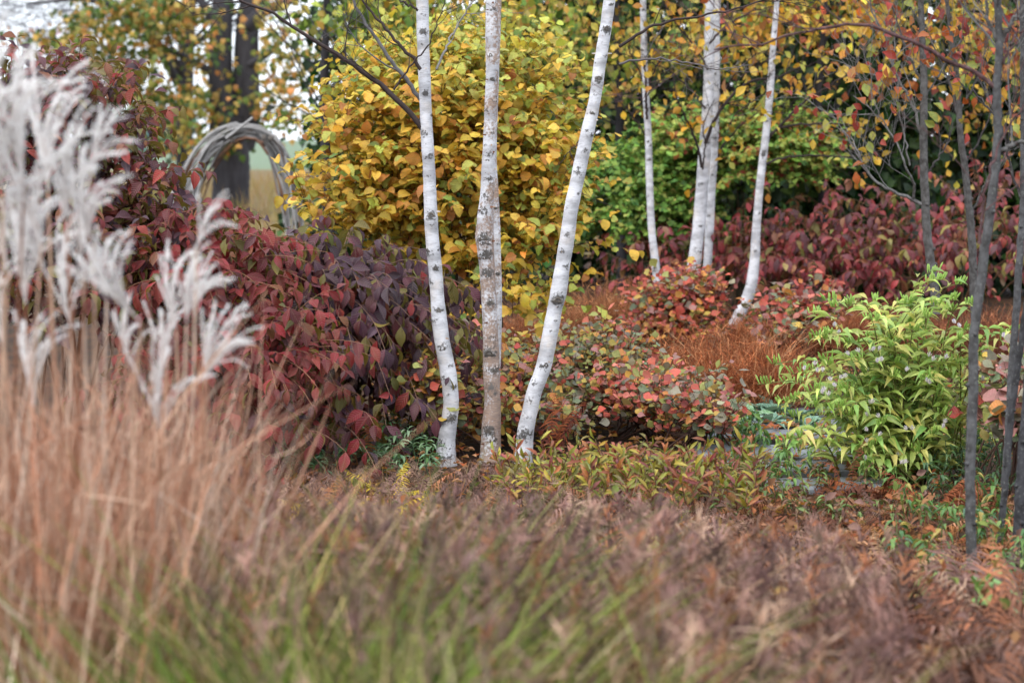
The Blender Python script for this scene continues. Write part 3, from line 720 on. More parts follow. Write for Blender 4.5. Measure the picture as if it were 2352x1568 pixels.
grey_tree('tall dark grey trunk in front of the lily clump, nearest tree on the right', [(2240, 1375), (2236, 1340), (2231, 1250), (2229, 1070), (2232, 970), (2236, 880), (2237, 770), (2250, 670), (2265, 545), (2272, 500), (2284, 410), (2292, 310), (2290, 210), (2296, 100), (2291, 0), (2284, -160), (2270, -420)], [25, 25, 24, 24, 24, 23, 22, 22, 22, 21, 20, 18, 17, 15, 12, 9, 5], 7.1,
    [([(2289, 205), (2260, 180), (2200, 150), (2120, 110), (2030, 70), (1960, 56), (1860, 70), (1740, 100), (1640, 115)], .0085, .003, 6, MAUV), ([(2291, 345), (2310, 340), (2352, 325), (2420, 300)], .009, .005, 3, GREY), ([(2296, 105), (2320, 60), (2352, 20), (2390, -30)], .009, .005, 4, GREY), ([(2294, 100), (2270, 50), (2262, 0), (2250, -60)], .008, .004, 4, GREY),
     ([(2250, 560, -.1), (2256, 480, -.1), (2275, 390, -.1), (2320, 290), (2352, 240)], .006, .003, 3, MAUV), ([(2289, 160), (2310, 130), (2330, 90), (2352, 70)], .005, .003, 4, MAUV)], 40, single=40, tint=lin(98, 98, 98), ntop=4, L=.06)
grey_tree('thin grey stem crossing behind a darker one near the right edge', [(2305, 1120), (2318, 960), (2321, 880), (2327, 810), (2335, 700), (2340, 620), (2350, 480), (2352, 300), (2350, 120), (2346, -100), (2340, -350)], [15, 16, 17, 17, 17, 18, 17, 15, 13, 10, 5], 8.2,
    [([(2350, 470), (2320, 380), (2300, 300), (2230, 200)], .006, .003, 4, GREYD)], 30, single=30, tint=lin(94, 94, 95), ntop=3, L=.06)
grey_tree('dark thin leaning sapling near the right edge, in front of the other thin stem', [(2290, 1260), (2298, 1215), (2311, 1090), (2316, 1040), (2320, 975), (2331, 890), (2350, 760), (2372, 600), (2385, 400), (2400, 100)], [16, 16, 16, 16, 16, 16, 15, 14, 12, 8], 7.6, [], 0, tint=lin(78, 78, 80), ntop=0)
grey_tree('broad dark trunk cut off by the right edge of the picture', [(2326, 1330), (2333, 1300), (2340, 1200), (2350, 1050), (2362, 900), (2380, 600), (2395, 200), (2400, -200)], [28, 27, 26, 25, 24, 22, 18, 10], 7.3, [], 0, tint=lin(76, 76, 79), ntop=0)

# --- big maple far left and others -----------------------------------
DM = 42.0
PAL_MAPLE = pal((96, 118, 48), (74, 98, 42), (190, 162, 84), (196, 154, 74), (136, 134, 62), (196, 138, 74), (62, 88, 42))
OLD = lin(70, 68, 72)
def blob_leaves(blobs, d, dz, clump=9, sig=.25):
    """blobs: (px, py, rx, ry, n)"""
    out = []
    for px, py, rx, ry, n in blobs:
        k = max(1, n // clump)
        a = R.uniform(0, 2 * math.pi, k); q = np.sqrt(R.random(k))
        cs = np.array([P(px + rx * q[i] * math.cos(a[i]), py + ry * q[i] * math.sin(a[i]), d + R.uniform(-dz, dz)) for i in range(k)])
        c = cs[R.integers(0, k, n)]
        out.append(c + R.normal(0, 1, (n, 3)) * np.array([sig, sig, sig * .6]))
    return np.concatenate(out)
def hang(n, down=.6, front=.5):
    d = norm(R.normal(0, .55, (n, 3)) + np.array([0, -.1, -down])); nn = norm(R.normal(0, .6, (n, 3)) + np.array([0, -front, .6])); return d, nn
def maple():
    b0 = P(530, 480, DM); root = thing('maple_tree', 'massive old maple with forked dark trunk standing behind the woven arch', 'tree', (b0[0], b0[1], 0), 'old trees in the meadow')
    b = Buf(); p = trunk_path([(528, 505), (530, 440), (532, 380), (528, 320), (522, 270)], DM, n=30); tubes(b, p, np.linspace(44, 40, 30) * U(DM) + .008 * R.normal(size=30), 22, OLD)
    p = trunk_path([(512, 330), (510, 240), (506, 150), (508, 60), (512, 0), (520, -120), (500, -420)], DM, n=40); tubes(b, p, np.linspace(32, 14, 40) * U(DM), 20, OLD)
    p = trunk_path([(548, 340), (565, 270), (565, 200), (566, 120), (570, 40), (580, -20), (610, -300)], DM + .2, n=40); tubes(b, p, np.linspace(36, 14, 40) * U(DM), 20, OLD)
    put('trunk', b, M_old, root)
    for pts, r in (([(566, 60), (600, 30), (650, 10), (720, -30)], .16), ([(510, 60), (480, 30), (440, -40)], .14), ([(505, 180), (460, 150), (400, 120), (330, 90), (260, 60)], .09), ([(570, 150), (620, 120), (680, 60), (740, 40)], .09), ([(420, 60), (370, 40), (300, 20), (200, 0), (60, 10)], .07), ([(408, 190), (380, 140), (340, 80), (330, 0)], .10)):
        pp = trunk_path(pts, DM, n=20); bb = Buf(); tubes(bb, pp, np.linspace(r, r * .35, 20), 8, OLD); put('limb', bb, M_old, root)
    tw = Buf()
    for _ in range(40):
        q = P(R.uniform(0, 420), R.uniform(-20, 110), DM + R.uniform(-1, 1)); grow(tw, q, np.array([-1, R.normal(0, .3), R.normal(-.05, .2)]), R.uniform(.8, 1.8), .012, 0, [], lin(70, 66, 70), kids=(4, 2, 0), up=0, sides=(3, 3, 3))
    put('twigs', tw, M_stem, root, 'stuff')
    bl = [(260, 60, 120, 60, 420), (360, 40, 90, 60, 420), (300, 120, 90, 50, 300), (190, 85, 60, 35, 130), (330, 190, 60, 55, 260), (400, 240, 50, 60, 220), (560, 120, 110, 120, 90), (550, 245, 100, 40, 120), (640, 200, 60, 100, 210), (460, 130, 70, 100, 120), (650, 70, 70, 90, 160), (460, 270, 50, 50, 110), (530, 322, 50, 20, 70), (110, 100, 70, 20, 40), (40, 90, 60, 16, 20), (420, 320, 40, 30, 60), (660, 270, 30, 50, 90), (300, 10, 150, 36, 240), (700, 150, 40, 90, 100)]
    pos = blob_leaves(bl, DM - 1.2, 1.2, sig=.17); n = len(pos); d, nn = hang(n)
    h = (pos[:, 2] - 1.6)
    g = R.random(n); left = pos[:, 0] < P(440, 100, DM)[0]
    pg = np.where(left, .62, .45) - .03 * h
    ix = np.where(g < pg, R.choice([0, 1, 6, 4, 0], n), R.choice([2, 3, 4, 5, 2], n))
    foliage(root, 'mapleleaf', S_MAPLE, pos, d, nn, R.uniform(.10, .18, n), PAL_MAPLE, ix, M_far, 0)
maple()
def old_tree(label, pts, w, d, blobs, palette, L, group, sig=.3, limbs=(), clump=9, rest='foliage', name='old_tree'):
    b0 = P(pts[0][0], pts[0][1], d); root = thing(name, label, 'tree', (b0[0], b0[1], 0), group)
    b = Buf(); p = trunk_path(pts, d, n=30); tubes(b, p, np.interp(np.linspace(0, 1, 30), np.linspace(0, 1, len(w)), np.array(w) * U(d) / 2), 14, OLD * .8); put('trunk', b, M_old, root)
    tw = Buf()
    for k in range(26):
        i = int(R.integers(12, 29)); a = R.uniform(0, 6.28)
        grow(tw, p[i], norm(np.array([math.cos(a), math.sin(a) * .6, .6])), R.uniform(.04, .09) * d, w[-1] * U(d) * .25, 0, [], OLD * .8, kids=(4, 3, 0), sides=(4, 3, 3))
    put('twigs', tw, M_stem, root, 'stuff')
    pos = blob_leaves(blobs, d, 1.0, sig=sig, clump=clump); n = len(pos); dd, nn = hang(n)
    foliage(root, 'x', S_FAR, pos, dd, nn, R.uniform(.7, 1.3, n) * L, palette, R.integers(0, len(palette), n), M_far, 0, jit=.3, rest=rest)
    return root
old_tree('smaller grey trunk beside the big forked maple, to its left', [(422, 500), (424, 300), (428, 150), (434, 0), (440, -200)], [40, 36, 34, 34, 20], 46, [(420, 150, 60, 80, 90), (400, 300, 60, 40, 70)], PAL_MAPLE[:5], .2, 'old trees in the meadow', name='maple_tree')
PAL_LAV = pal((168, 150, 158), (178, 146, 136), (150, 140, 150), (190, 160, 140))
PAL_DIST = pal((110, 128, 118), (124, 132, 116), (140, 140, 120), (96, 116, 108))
def dist_tree(label, px, d, blobs, palette, L, base_w=14):
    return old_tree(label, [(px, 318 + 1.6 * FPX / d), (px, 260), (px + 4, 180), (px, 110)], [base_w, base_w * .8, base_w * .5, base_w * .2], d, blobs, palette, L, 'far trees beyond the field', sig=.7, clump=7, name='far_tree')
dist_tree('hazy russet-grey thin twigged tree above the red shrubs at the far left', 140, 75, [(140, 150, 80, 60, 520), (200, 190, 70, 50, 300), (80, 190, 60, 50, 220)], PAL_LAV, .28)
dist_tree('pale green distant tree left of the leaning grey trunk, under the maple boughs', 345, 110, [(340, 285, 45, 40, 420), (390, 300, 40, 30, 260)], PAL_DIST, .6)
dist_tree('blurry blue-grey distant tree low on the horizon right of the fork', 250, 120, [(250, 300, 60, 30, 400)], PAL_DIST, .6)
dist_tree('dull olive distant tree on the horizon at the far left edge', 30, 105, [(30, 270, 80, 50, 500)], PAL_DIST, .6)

# dark background evergreens and yellowing trees behind the garden
PAL_CON = pal((38, 66, 30), (30, 54, 26), (52, 80, 34), (26, 44, 24), (64, 92, 40))
def conifer(label, px, d, w_px, top_py, n, gap=.0):
    b0 = P(px, 600, d); root = thing('evergreen_tree', label, 'tree', (b0[0], b0[1], 0), 'evergreens at the back')
    H = P(px, top_py, d)[2]; rw = w_px * U(d) / 2
    b = Buf(); tubes(b, smooth_path([(b0[0], b0[1], 0), (b0[0] + .05, b0[1], H * .5), (b0[0], b0[1], H * .97)], 12), np.linspace(.16, .02, 12), 8, OLD * .6); put('trunk', b, M_old, root)
    br = Buf(); n2 = n // 14
    z = R.uniform(.03, .99, n2) ; a = R.uniform(-math.pi, .2, n2); rr = rw * (1.05 - z) ** .45 * R.uniform(.55, 1.05, n2)
    s = np.stack([b0[0] + 0 * z, b0[1] + 0 * z, z * H], 1); e = s + np.stack([np.cos(a) * rr, np.sin(a) * rr, -.15 * rr + .1], 1)
    tubes(br, np.stack([s, (s + e) / 2 + np.array([0, 0, .08]), e], 1), np.array([.02, .012, .004]), 3, OLD * .6); put('boughs', br, M_stem, root, 'stuff')
    i = R.integers(0, n2, n); t = R.uniform(.55, 1.06, n)[:, None]
    pos = s[i] * (1 - t) + e[i] * t + R.normal(0, .16, (n, 3)) * np.array([1, 1, .8]); d_ = norm((e - s)[i] * .5 + R.normal(0, .5, (n, 3)) + np.array([0, 0, -.5]))
    nn = norm(R.normal(0, .6, (n, 3)) + np.array([0, -.6, .6]))
    foliage(root, 'x', S_FAR, pos, d_, nn, R.uniform(.10, .22, n), PAL_CON, R.integers(0, 5, n), M_far, 0, jit=.3)
conifer('dark evergreen filling the gap between the lean birch and the back birches', 1310, 23, 620, -420, 9000)
conifer('dark evergreen behind the golden shrub, left of the front birches', 880, 25, 400, -380, 4500)
conifer('dark evergreen behind the touching pair of white trunks', 1700, 22.5, 560, -420, 8000)
conifer('deep green low evergreen beside the curved-base birch', 1960, 19.6, 400, -60, 7500)
conifer('dark evergreen at the right behind the grey trunks', 2280, 21, 520, -420, 8000)

PAL_YG = pal((166, 174, 74), (196, 172, 70), (130, 148, 62), (206, 186, 96), (190, 146, 66), (96, 124, 52))
PAL_TOPR = pal((206, 160, 56), (186, 120, 54), (180, 156, 66), (160, 86, 56), (214, 180, 80), (130, 140, 64), (200, 170, 60))
old_tree('yellow-green leafed tree arching over the gap between front and back birches', [(1430, 700), (1425, 400), (1420, 200), (1410, 0), (1400, -300)], [26, 22, 18, 14, 8], 19.5, [(1230, 70, 180, 100, 430), (1420, 110, 140, 100, 330), (1250, 190, 130, 80, 300), (1330, 30, 200, 60, 240), (1060, 50, 150, 90, 300), (1560, 80, 120, 100, 200), (1380, 230, 100, 50, 90), (1300, -120, 300, 80, 400)], PAL_YG, .10, 'yellowing trees at the back', sig=.16, name='yellow_tree')
old_tree('golden and orange leafed tree behind the curved-base birch', [(1880, 700), (1890, 400), (1880, 200), (1900, 0), (1900, -250)], [24, 20, 16, 12, 8], 18.6, [(1760, 40, 150, 60, 240), (1900, 40, 140, 60, 260), (2080, 40, 140, 60, 180), (2240, 60, 130, 80, 190), (2000, 150, 140, 60, 60), (2200, 190, 140, 80, 80), (1660, 90, 90, 60, 110), (1950, -110, 350, 80, 400), (2330, 220, 70, 120, 160)], PAL_TOPR, .10, 'yellowing trees at the back', sig=.16, name='yellow_tree')
old_tree('thin yellowing tree behind the golden shrub, top left of the front birches', [(760, 650), (750, 400), (745, 200), (750, 0), (740, -250)], [30, 26, 20, 14, 8], 22, [(800, 30, 70, 50, 110), (870, 60, 80, 60, 170), (950, 30, 90, 60, 200), (740, 60, 50, 60, 60), (860, -100, 160, 70, 150)], PAL_YG[[0, 2, 5, 1]], .13, 'yellowing trees at the back', sig=.18, name='yellow_tree')

# ------------------------------------------------------------------ shrubs
def shrub(name, label, cat, blobs, leafL, palette, pick, shp, mat, key, n_spray, per, single, spray_len=.4, droop=.35, hangf=.8, group=None, opposite=True, stem_tint=lin(120, 90, 70), stem_r=.0022, zmin=-.25, up=.15, main=14, face=.5, nup=.8, spread=.9):
    """blobs: (px, py, rx_px, ry_px, depth, depth radius)"""
    cs = np.array([P(b[0], b[1], b[4]) for b in blobs]); rs = np.array([[b[2] * U(b[4]), b[5], b[3] * U(b[4])] for b in blobs])
    wt = np.array([b[2] * b[3] for b in blobs], float); wt /= wt.sum()
    base = np.average(cs, 0, wt); root = thing(name, label, cat, (base[0], base[1], 0.0), group)
    bi = R.choice(len(blobs), n_spray, p=wt)
    v = R.normal(size=(n_spray, 3)); v[:, 1] -= face * np.abs(R.normal(size=n_spray)); v = norm(v)
    v[:, 2] = np.where(v[:, 2] < zmin, -v[:, 2], v[:, 2])
    st = cs[bi] + v * rs[bi] * (R.uniform(.35, .88, n_spray) ** .8)[:, None]
    st[:, 2] = np.maximum(st[:, 2], .06)
    d = norm(v * np.array([1, 1, .6]) + np.array([0, 0, up]) + R.normal(0, .25, (n_spray, 3)))
    L = spray_len * R.uniform(.6, 1.25, n_spray)
    S = 7; s = np.linspace(0, 1, S)
    pth = st[:, None] + d[:, None] * (s[None, :, None] * L[:, None, None]) + np.array([0, 0, -1.])[None, None] * (droop * L)[:, None, None] * (s ** 2)[None, :, None]
    pth[:, :, 2] = np.maximum(pth[:, :, 2], .03)
    b = Buf(); tubes(b, pth, np.linspace(stem_r * 1.3, stem_r * .6, S), 3, stem_tint)
    for k in range(main):
        e = st[int(R.integers(n_spray))]; mb = np.array([base[0] + R.normal(0, .12), base[1] + R.normal(0, .1), 0])
        mid = mb * .45 + e * .55 + np.array([0, 0, .18 * e[2]]); q = smooth_path([mb, mid, e], 8); tubes(b, q, np.linspace(stem_r * 4, stem_r * 1.5, 8), 5, stem_tint * .8)
    put('stems', b, M_stem, root, 'stuff')
    # leaves along every spray
    sk = np.tile(np.linspace(.12, 1, per), n_spray); si = np.repeat(np.arange(n_spray), per)
    fidx = sk * (S - 1); i0 = np.minimum(fidx.astype(int), S - 2); fr = (fidx - i0)[:, None]
    pos = pth[si, i0] * (1 - fr) + pth[si, i0 + 1] * fr; tan = norm(pth[si, i0 + 1] - pth[si, i0])
    sd = norm(np.cross(tan, np.array([0, 0, 1.])))
    if opposite:
        pos = np.concatenate([pos, pos]); tan = np.concatenate([tan, tan]); sd = np.concatenate([sd, -sd])
    else:
        sd = sd * np.where(np.arange(len(sd)) % 2, 1, -1)[:, None]
    n = len(pos)
    ld = norm(tan * R.uniform(.1, .7, (n, 1)) + sd * spread * R.uniform(.4, 1, (n, 1)) + np.array([0, 0, -hangf]) * R.uniform(.2, 1.3, (n, 1)) + R.normal(0, .26, (n, 3)))
    nn = norm(np.array([0, -.35, nup]) + sd * .25 + R.normal(0, .35, (n, 3)) + .3 * tan)
    m = pos[:, 2] > .04
    pos, ld, nn = pos[m], ld[m], nn[m]; n = len(pos)
    foliage(root, key, shp, pos, ld, nn, leafL * R.uniform(.42, 1.22, n), palette, pick(pos, n), mat, single)
    return root

PAL_VIB = pal((114, 36, 40), (92, 30, 36), (132, 48, 38), (92, 48, 58), (80, 50, 66), (128, 76, 46), (112, 102, 46), (146, 36, 40), (66, 42, 54))
def pick_mix(p):
    p = np.array(p, float); p /= p.sum()
    return lambda pos, n: R.choice(len(p), n, p=p)
GV = 'red-leaved viburnum shrubs'
shrub('viburnum_shrub', 'tallest red and purple leaved shrub at the far left, behind the pale plumes', 'shrub',
      [(110, 430, 230, 230, 10.3, .45), (310, 600, 120, 150, 10.1, .4), (190, 290, 100, 90, 10.4, .3), (20, 270, 60, 90, 10.2, .25), (170, 700, 300, 260, 9.9, .5), (290, 440, 50, 50, 10.2, .3)],
      .095, PAL_VIB, pick_mix([4, 4, 4, 4, 2, 5, 4, .6, 2]), S_VIB, M_vib, 'vib', 620, 6, 300, .40, .2, .6, GV, up=.5, stem_tint=lin(120, 84, 66))
shrub('viburnum_shrub', 'bright red leaved shrub left of centre, between the plumes and the purple shrub', 'shrub',
      [(480, 690, 120, 160, 9.7, .4), (430, 570, 90, 70, 10.0, .35), (590, 850, 120, 110, 9.35, .3), (480, 900, 160, 110, 9.4, .35)],
      .092, PAL_VIB, pick_mix([5, 1.5, 4, 1, .2, .8, .6, 7, .1]), S_VIB, M_vib, 'vib', 360, 7, 300, .42, .4, .8, GV, stem_tint=lin(150, 110, 84))
shrub('viburnum_shrub', 'dark purple leaved shrub with arching sprays, left of the front birch trunks', 'shrub',
      [(770, 710, 190, 110, 10.3, .5), (855, 800, 125, 110, 10.4, .4), (690, 830, 140, 130, 10.1, .4), (650, 640, 90, 60, 10.4, .4), (840, 900, 130, 60, 10.2, .35)],
      .104, PAL_VIB, pick_mix([.8, 1.2, .8, 4, 6, .8, 3.2, .2, 4]), S_VIB, M_vib, 'vib', 500, 6, 300, .50, .5, 1.25, GV, stem_tint=lin(130, 100, 84))
shrub('viburnum_shrub', 'low trailing red sprays at the foot of the red shrub, over green herbs', 'shrub',
      [(600, 985, 110, 45, 9.3, .25), (780, 975, 70, 35, 9.5, .2)], .10, PAL_VIB, pick_mix([4, 3, 2, 2, .5, .5, .3, 2, 1]), S_VIB, M_vib, 'vib', 26, 5, 160, .4, .5, 1.0, GV, main=6, stem_tint=lin(140, 104, 84))

# big golden shrub: colour runs from yellow green above to gold and orange in the middle
PAL_YEL = pal((234, 202, 84), (228, 186, 70), (206, 146, 60), (196, 200, 92), (168, 180, 84), (176, 116, 58), (200, 176, 56), (112, 140, 64))
def pick_yel(pos, n):
    z = pos[:, 2]; x = pos[:, 0]; w = np.zeros((n, 8))
    top = np.clip((z - 1.75) / .4, 0, 1); low = np.clip((1.25 - z) / .5, 0, 1); edge = np.clip(np.abs(x + .55) / .9, 0, 1)
    w[:, 0] = 3; w[:, 1] = 3 - 2 * top; w[:, 2] = 1.5 * (1 - top) * (1 - low * .5); w[:, 3] = 1.6 + 4 * top + 1.5 * edge; w[:, 4] = .3 + 2.5 * top + 1.2 * edge; w[:, 5] = .8 * (1 - top); w[:, 6] = 2 * low + 1; w[:, 7] = .3 + .6 * low + .4 * edge
    c = np.cumsum(w / w.sum(1, keepdims=True), 1); return np.minimum((R.random((n, 1)) > c).sum(1), 7)
shrub('golden_shrub', 'large golden yellow shrub with browning leaf edges behind the front birches', 'shrub',
      [(1000, 310, 200, 160, 12.6, .7), (1020, 460, 230, 180, 12.5, .7), (950, 190, 130, 70, 12.8, .5), (1120, 190, 150, 90, 12.9, .5), (1180, 420, 150, 170, 12.6, .5), (1230, 560, 100, 110, 12.4, .4), (850, 440, 80, 90, 12.3, .4), (1080, 640, 190, 100, 12.3, .5), (1180, 720, 60, 70, 11.9, .3), (900, 560, 150, 90, 12.4, .5), (775, 330, 50, 60, 12.3, .3), (730, 500, 60, 30, 12.0, .2)],
      .086, PAL_YEL, pick_yel, S_YEL, M_yel, 'yel', 1350, 9, 300, .40, .2, .2, None, opposite=False, stem_tint=lin(84, 66, 52), up=.55, main=26, nup=1.0, spread=.85)

# green shrubs in the back
PAL_GRN = pal((134, 174, 72), (112, 156, 64), (164, 186, 88), (86, 128, 58), (192, 190, 96))
shrub('green_shrub', 'fresh green leafy shrub behind the slender back birch', 'shrub',
      [(1440, 510, 130, 150, 18.0, .5), (1500, 420, 120, 80, 18.4, .5), (1390, 430, 60, 80, 18.2, .5), (1560, 520, 70, 80, 18.2, .4)], .075, PAL_GRN, pick_mix([4, 3, 2, 2, 1]), S_FAR, M_far, 'x', 560, 9, 0, .35, .2, .25, 'green shrubs at the back', opposite=True, stem_tint=lin(90, 80, 60))
shrub('green_shrub', 'yellow-green shrub flecked with red leaves, right of the touching white trunks', 'shrub',
      [(1740, 390, 130, 100, 18.2, .5), (1680, 320, 90, 70, 18.4, .5), (1810, 350, 80, 80, 18.3, .5), (1560, 340, 80, 60, 18.4, .5)], .075, np.vstack([PAL_GRN, pal((150, 70, 50), (170, 110, 56))]), pick_mix([3, 1.5, 4, 1, 3, 1.2, 1]), S_FAR, M_far, 'x', 560, 9, 0, .35, .2, .25, 'green shrubs at the back', stem_tint=lin(90, 80, 60))

# red band behind the back birches
PAL_RED2 = pal((136, 48, 52), (112, 40, 48), (152, 66, 56), (92, 44, 52), (146, 90, 62), (140, 128, 64), (160, 56, 60))
GR = 'red shrubs behind the back birches'
p2 = pick_mix([4, 4, 3, 3, 1.5, .6, 2])
shrub('red_shrub', 'rosy red shrub between the slender birch and the curved-base birch', 'shrub', [(1570, 590, 80, 70, 17.6, .4), (1670, 560, 80, 70, 17.7, .4), (1710, 630, 90, 60, 17.4, .4), (1480, 630, 40, 40, 17.4, .3)], .115, PAL_RED2, pick_mix([3, 2, 3, 2.5, 2, 1.6, 3]), S_VIB, M_vib2, 'vib2', 95, 5, 200, .55, .3, 1.0, GR, stem_tint=lin(140, 110, 84))
shrub('red_shrub', 'wide maroon shrub right of the curved-base birch', 'shrub', [(1850, 600, 130, 100, 17.2, .5), (1960, 590, 110, 90, 17.4, .5), (1930, 660, 150, 60, 17, .5)], .115, PAL_RED2, pick_mix([3, 4, 2, 4, 1.6, 1.6, 1.4]), S_VIB, M_vib2, 'vib2', 140, 5, 240, .6, .3, 1.0, GR, stem_tint=lin(140, 110, 84))
shrub('red_shrub', 'maroon shrub behind the grey young trunks at the right', 'shrub', [(2120, 560, 130, 120, 17, .45), (2260, 560, 130, 130, 16.9, .45), (2340, 600, 80, 120, 16.6, .4), (2200, 640, 160, 70, 16.8, .4)], .115, PAL_RED2, pick_mix([2, 3, 1, 4, 1.6, 1.8, .8]), S_VIB, M_vib2, 'vib2', 150, 5, 220, .6, .3, 1.0, GR, stem_tint=lin(130, 100, 78))

# fothergilla and other low shrubs
PAL_FO = pal((180, 76, 56), (200, 94, 76), (198, 130, 58), (150, 64, 58), (138, 132, 112), (158, 108, 100), (120, 134, 100), (198, 166, 72), (216, 124, 106), (152, 154, 80))
GF = 'low rounded-leaf shrubs'
def foth(label, blobs, p, L, n, single, d_=.2):
    return shrub('fothergilla_shrub', label, 'shrub', blobs, L, PAL_FO, pick_mix(p), S_FOTH, M_foth, 'foth', n, 6, single, d_, -.05, .15, GF, opposite=False, stem_tint=lin(84, 60, 50), stem_r=.0016, up=.8, main=26, nup=.7, zmin=-.05)
foth('orange-red low shrub in front of the touching white trunks', [(1560, 730, 110, 70, 14.6, .35), (1500, 790, 70, 50, 14.4, .3), (1600, 700, 50, 40, 14.7, .3), (1560, 780, 100, 30, 14.4, .35)], [4, 2, 3, 3, 1, 2.5, .8, 1.4, .6, 1.2], .068, 430, 250)
foth('salmon pink low shrub right of the leaning birch foot', [(1490, 960, 110, 60, 10.6, .25), (1430, 930, 90, 50, 10.7, .25), (1540, 990, 70, 40, 10.4, .2)], [1.0, 2.6, 2, .6, 1.8, 2.2, 1.6, 2.4, 5, 3], .054, 270, 280)
foth('grey-green and mauve low shrub behind the salmon one, right of the leaning birch', [(1380, 850, 100, 60, 11.3, .3), (1310, 870, 60, 60, 11.1, .3), (1440, 870, 60, 40, 11.2, .25), (1330, 950, 80, 50, 10.8, .25), (1290, 1000, 60, 35, 10.3, .2)], [.4, .6, 1.6, .5, 3.4, 2.0, 3.8, 2.6, .7, 4.6], .054, 360, 280)
foth('yellow and orange low shrub left of the first birch foot', [(985, 930, 50, 60, 9.95, .15), (1000, 980, 60, 40, 9.95, .15)], [.5, .6, 4, .3, 1, .8, .6, 5, .8, 2.5], .055, 120, 160)
foth('yellow-olive low shrub between the front birch trunks', [(1080, 940, 45, 60, 10.6, .2), (1170, 930, 50, 80, 10.6, .2), (1150, 870, 60, 60, 11.0, .25), (1095, 1000, 55, 40, 10.2, .2), (1185, 985, 55, 50, 10.3, .2), (1060, 870, 50, 60, 11.2, .25)], [.5, .8, 3, .3, 1.6, 1.6, 1, 3, 1, 3], .058, 360, 280)
foth('mixed pink and grey low shrub at the edge of the stone path', [(1600, 960, 60, 45, 10.2, .2), (1640, 990, 50, 40, 9.9, .2)], [1, 1, 2, .6, 2.5, 3, 2, 2, 1.4, 2.5], .055, 120, 160)
foth('grey and pink leaved low shrub right of the curved birch base', [(1810, 745, 60, 35, 14.2, .3), (1790, 790, 50, 30, 13.8, .3), (1860, 730, 50, 30, 14.2, .25)], [1.5, 2, 1.5, 1.5, 3, 2.5, 2.5, 1, 1, 1], .07, 180, 140)
foth('mauve-grey low shrub at the right edge behind the thin trunks', [(2330, 990, 60, 70, 8.8, .25), (2340, 920, 40, 40, 9, .2)], [.4, .6, .6, 1, 4, 4, 3, .5, .5, 3], .085, 90, 150)

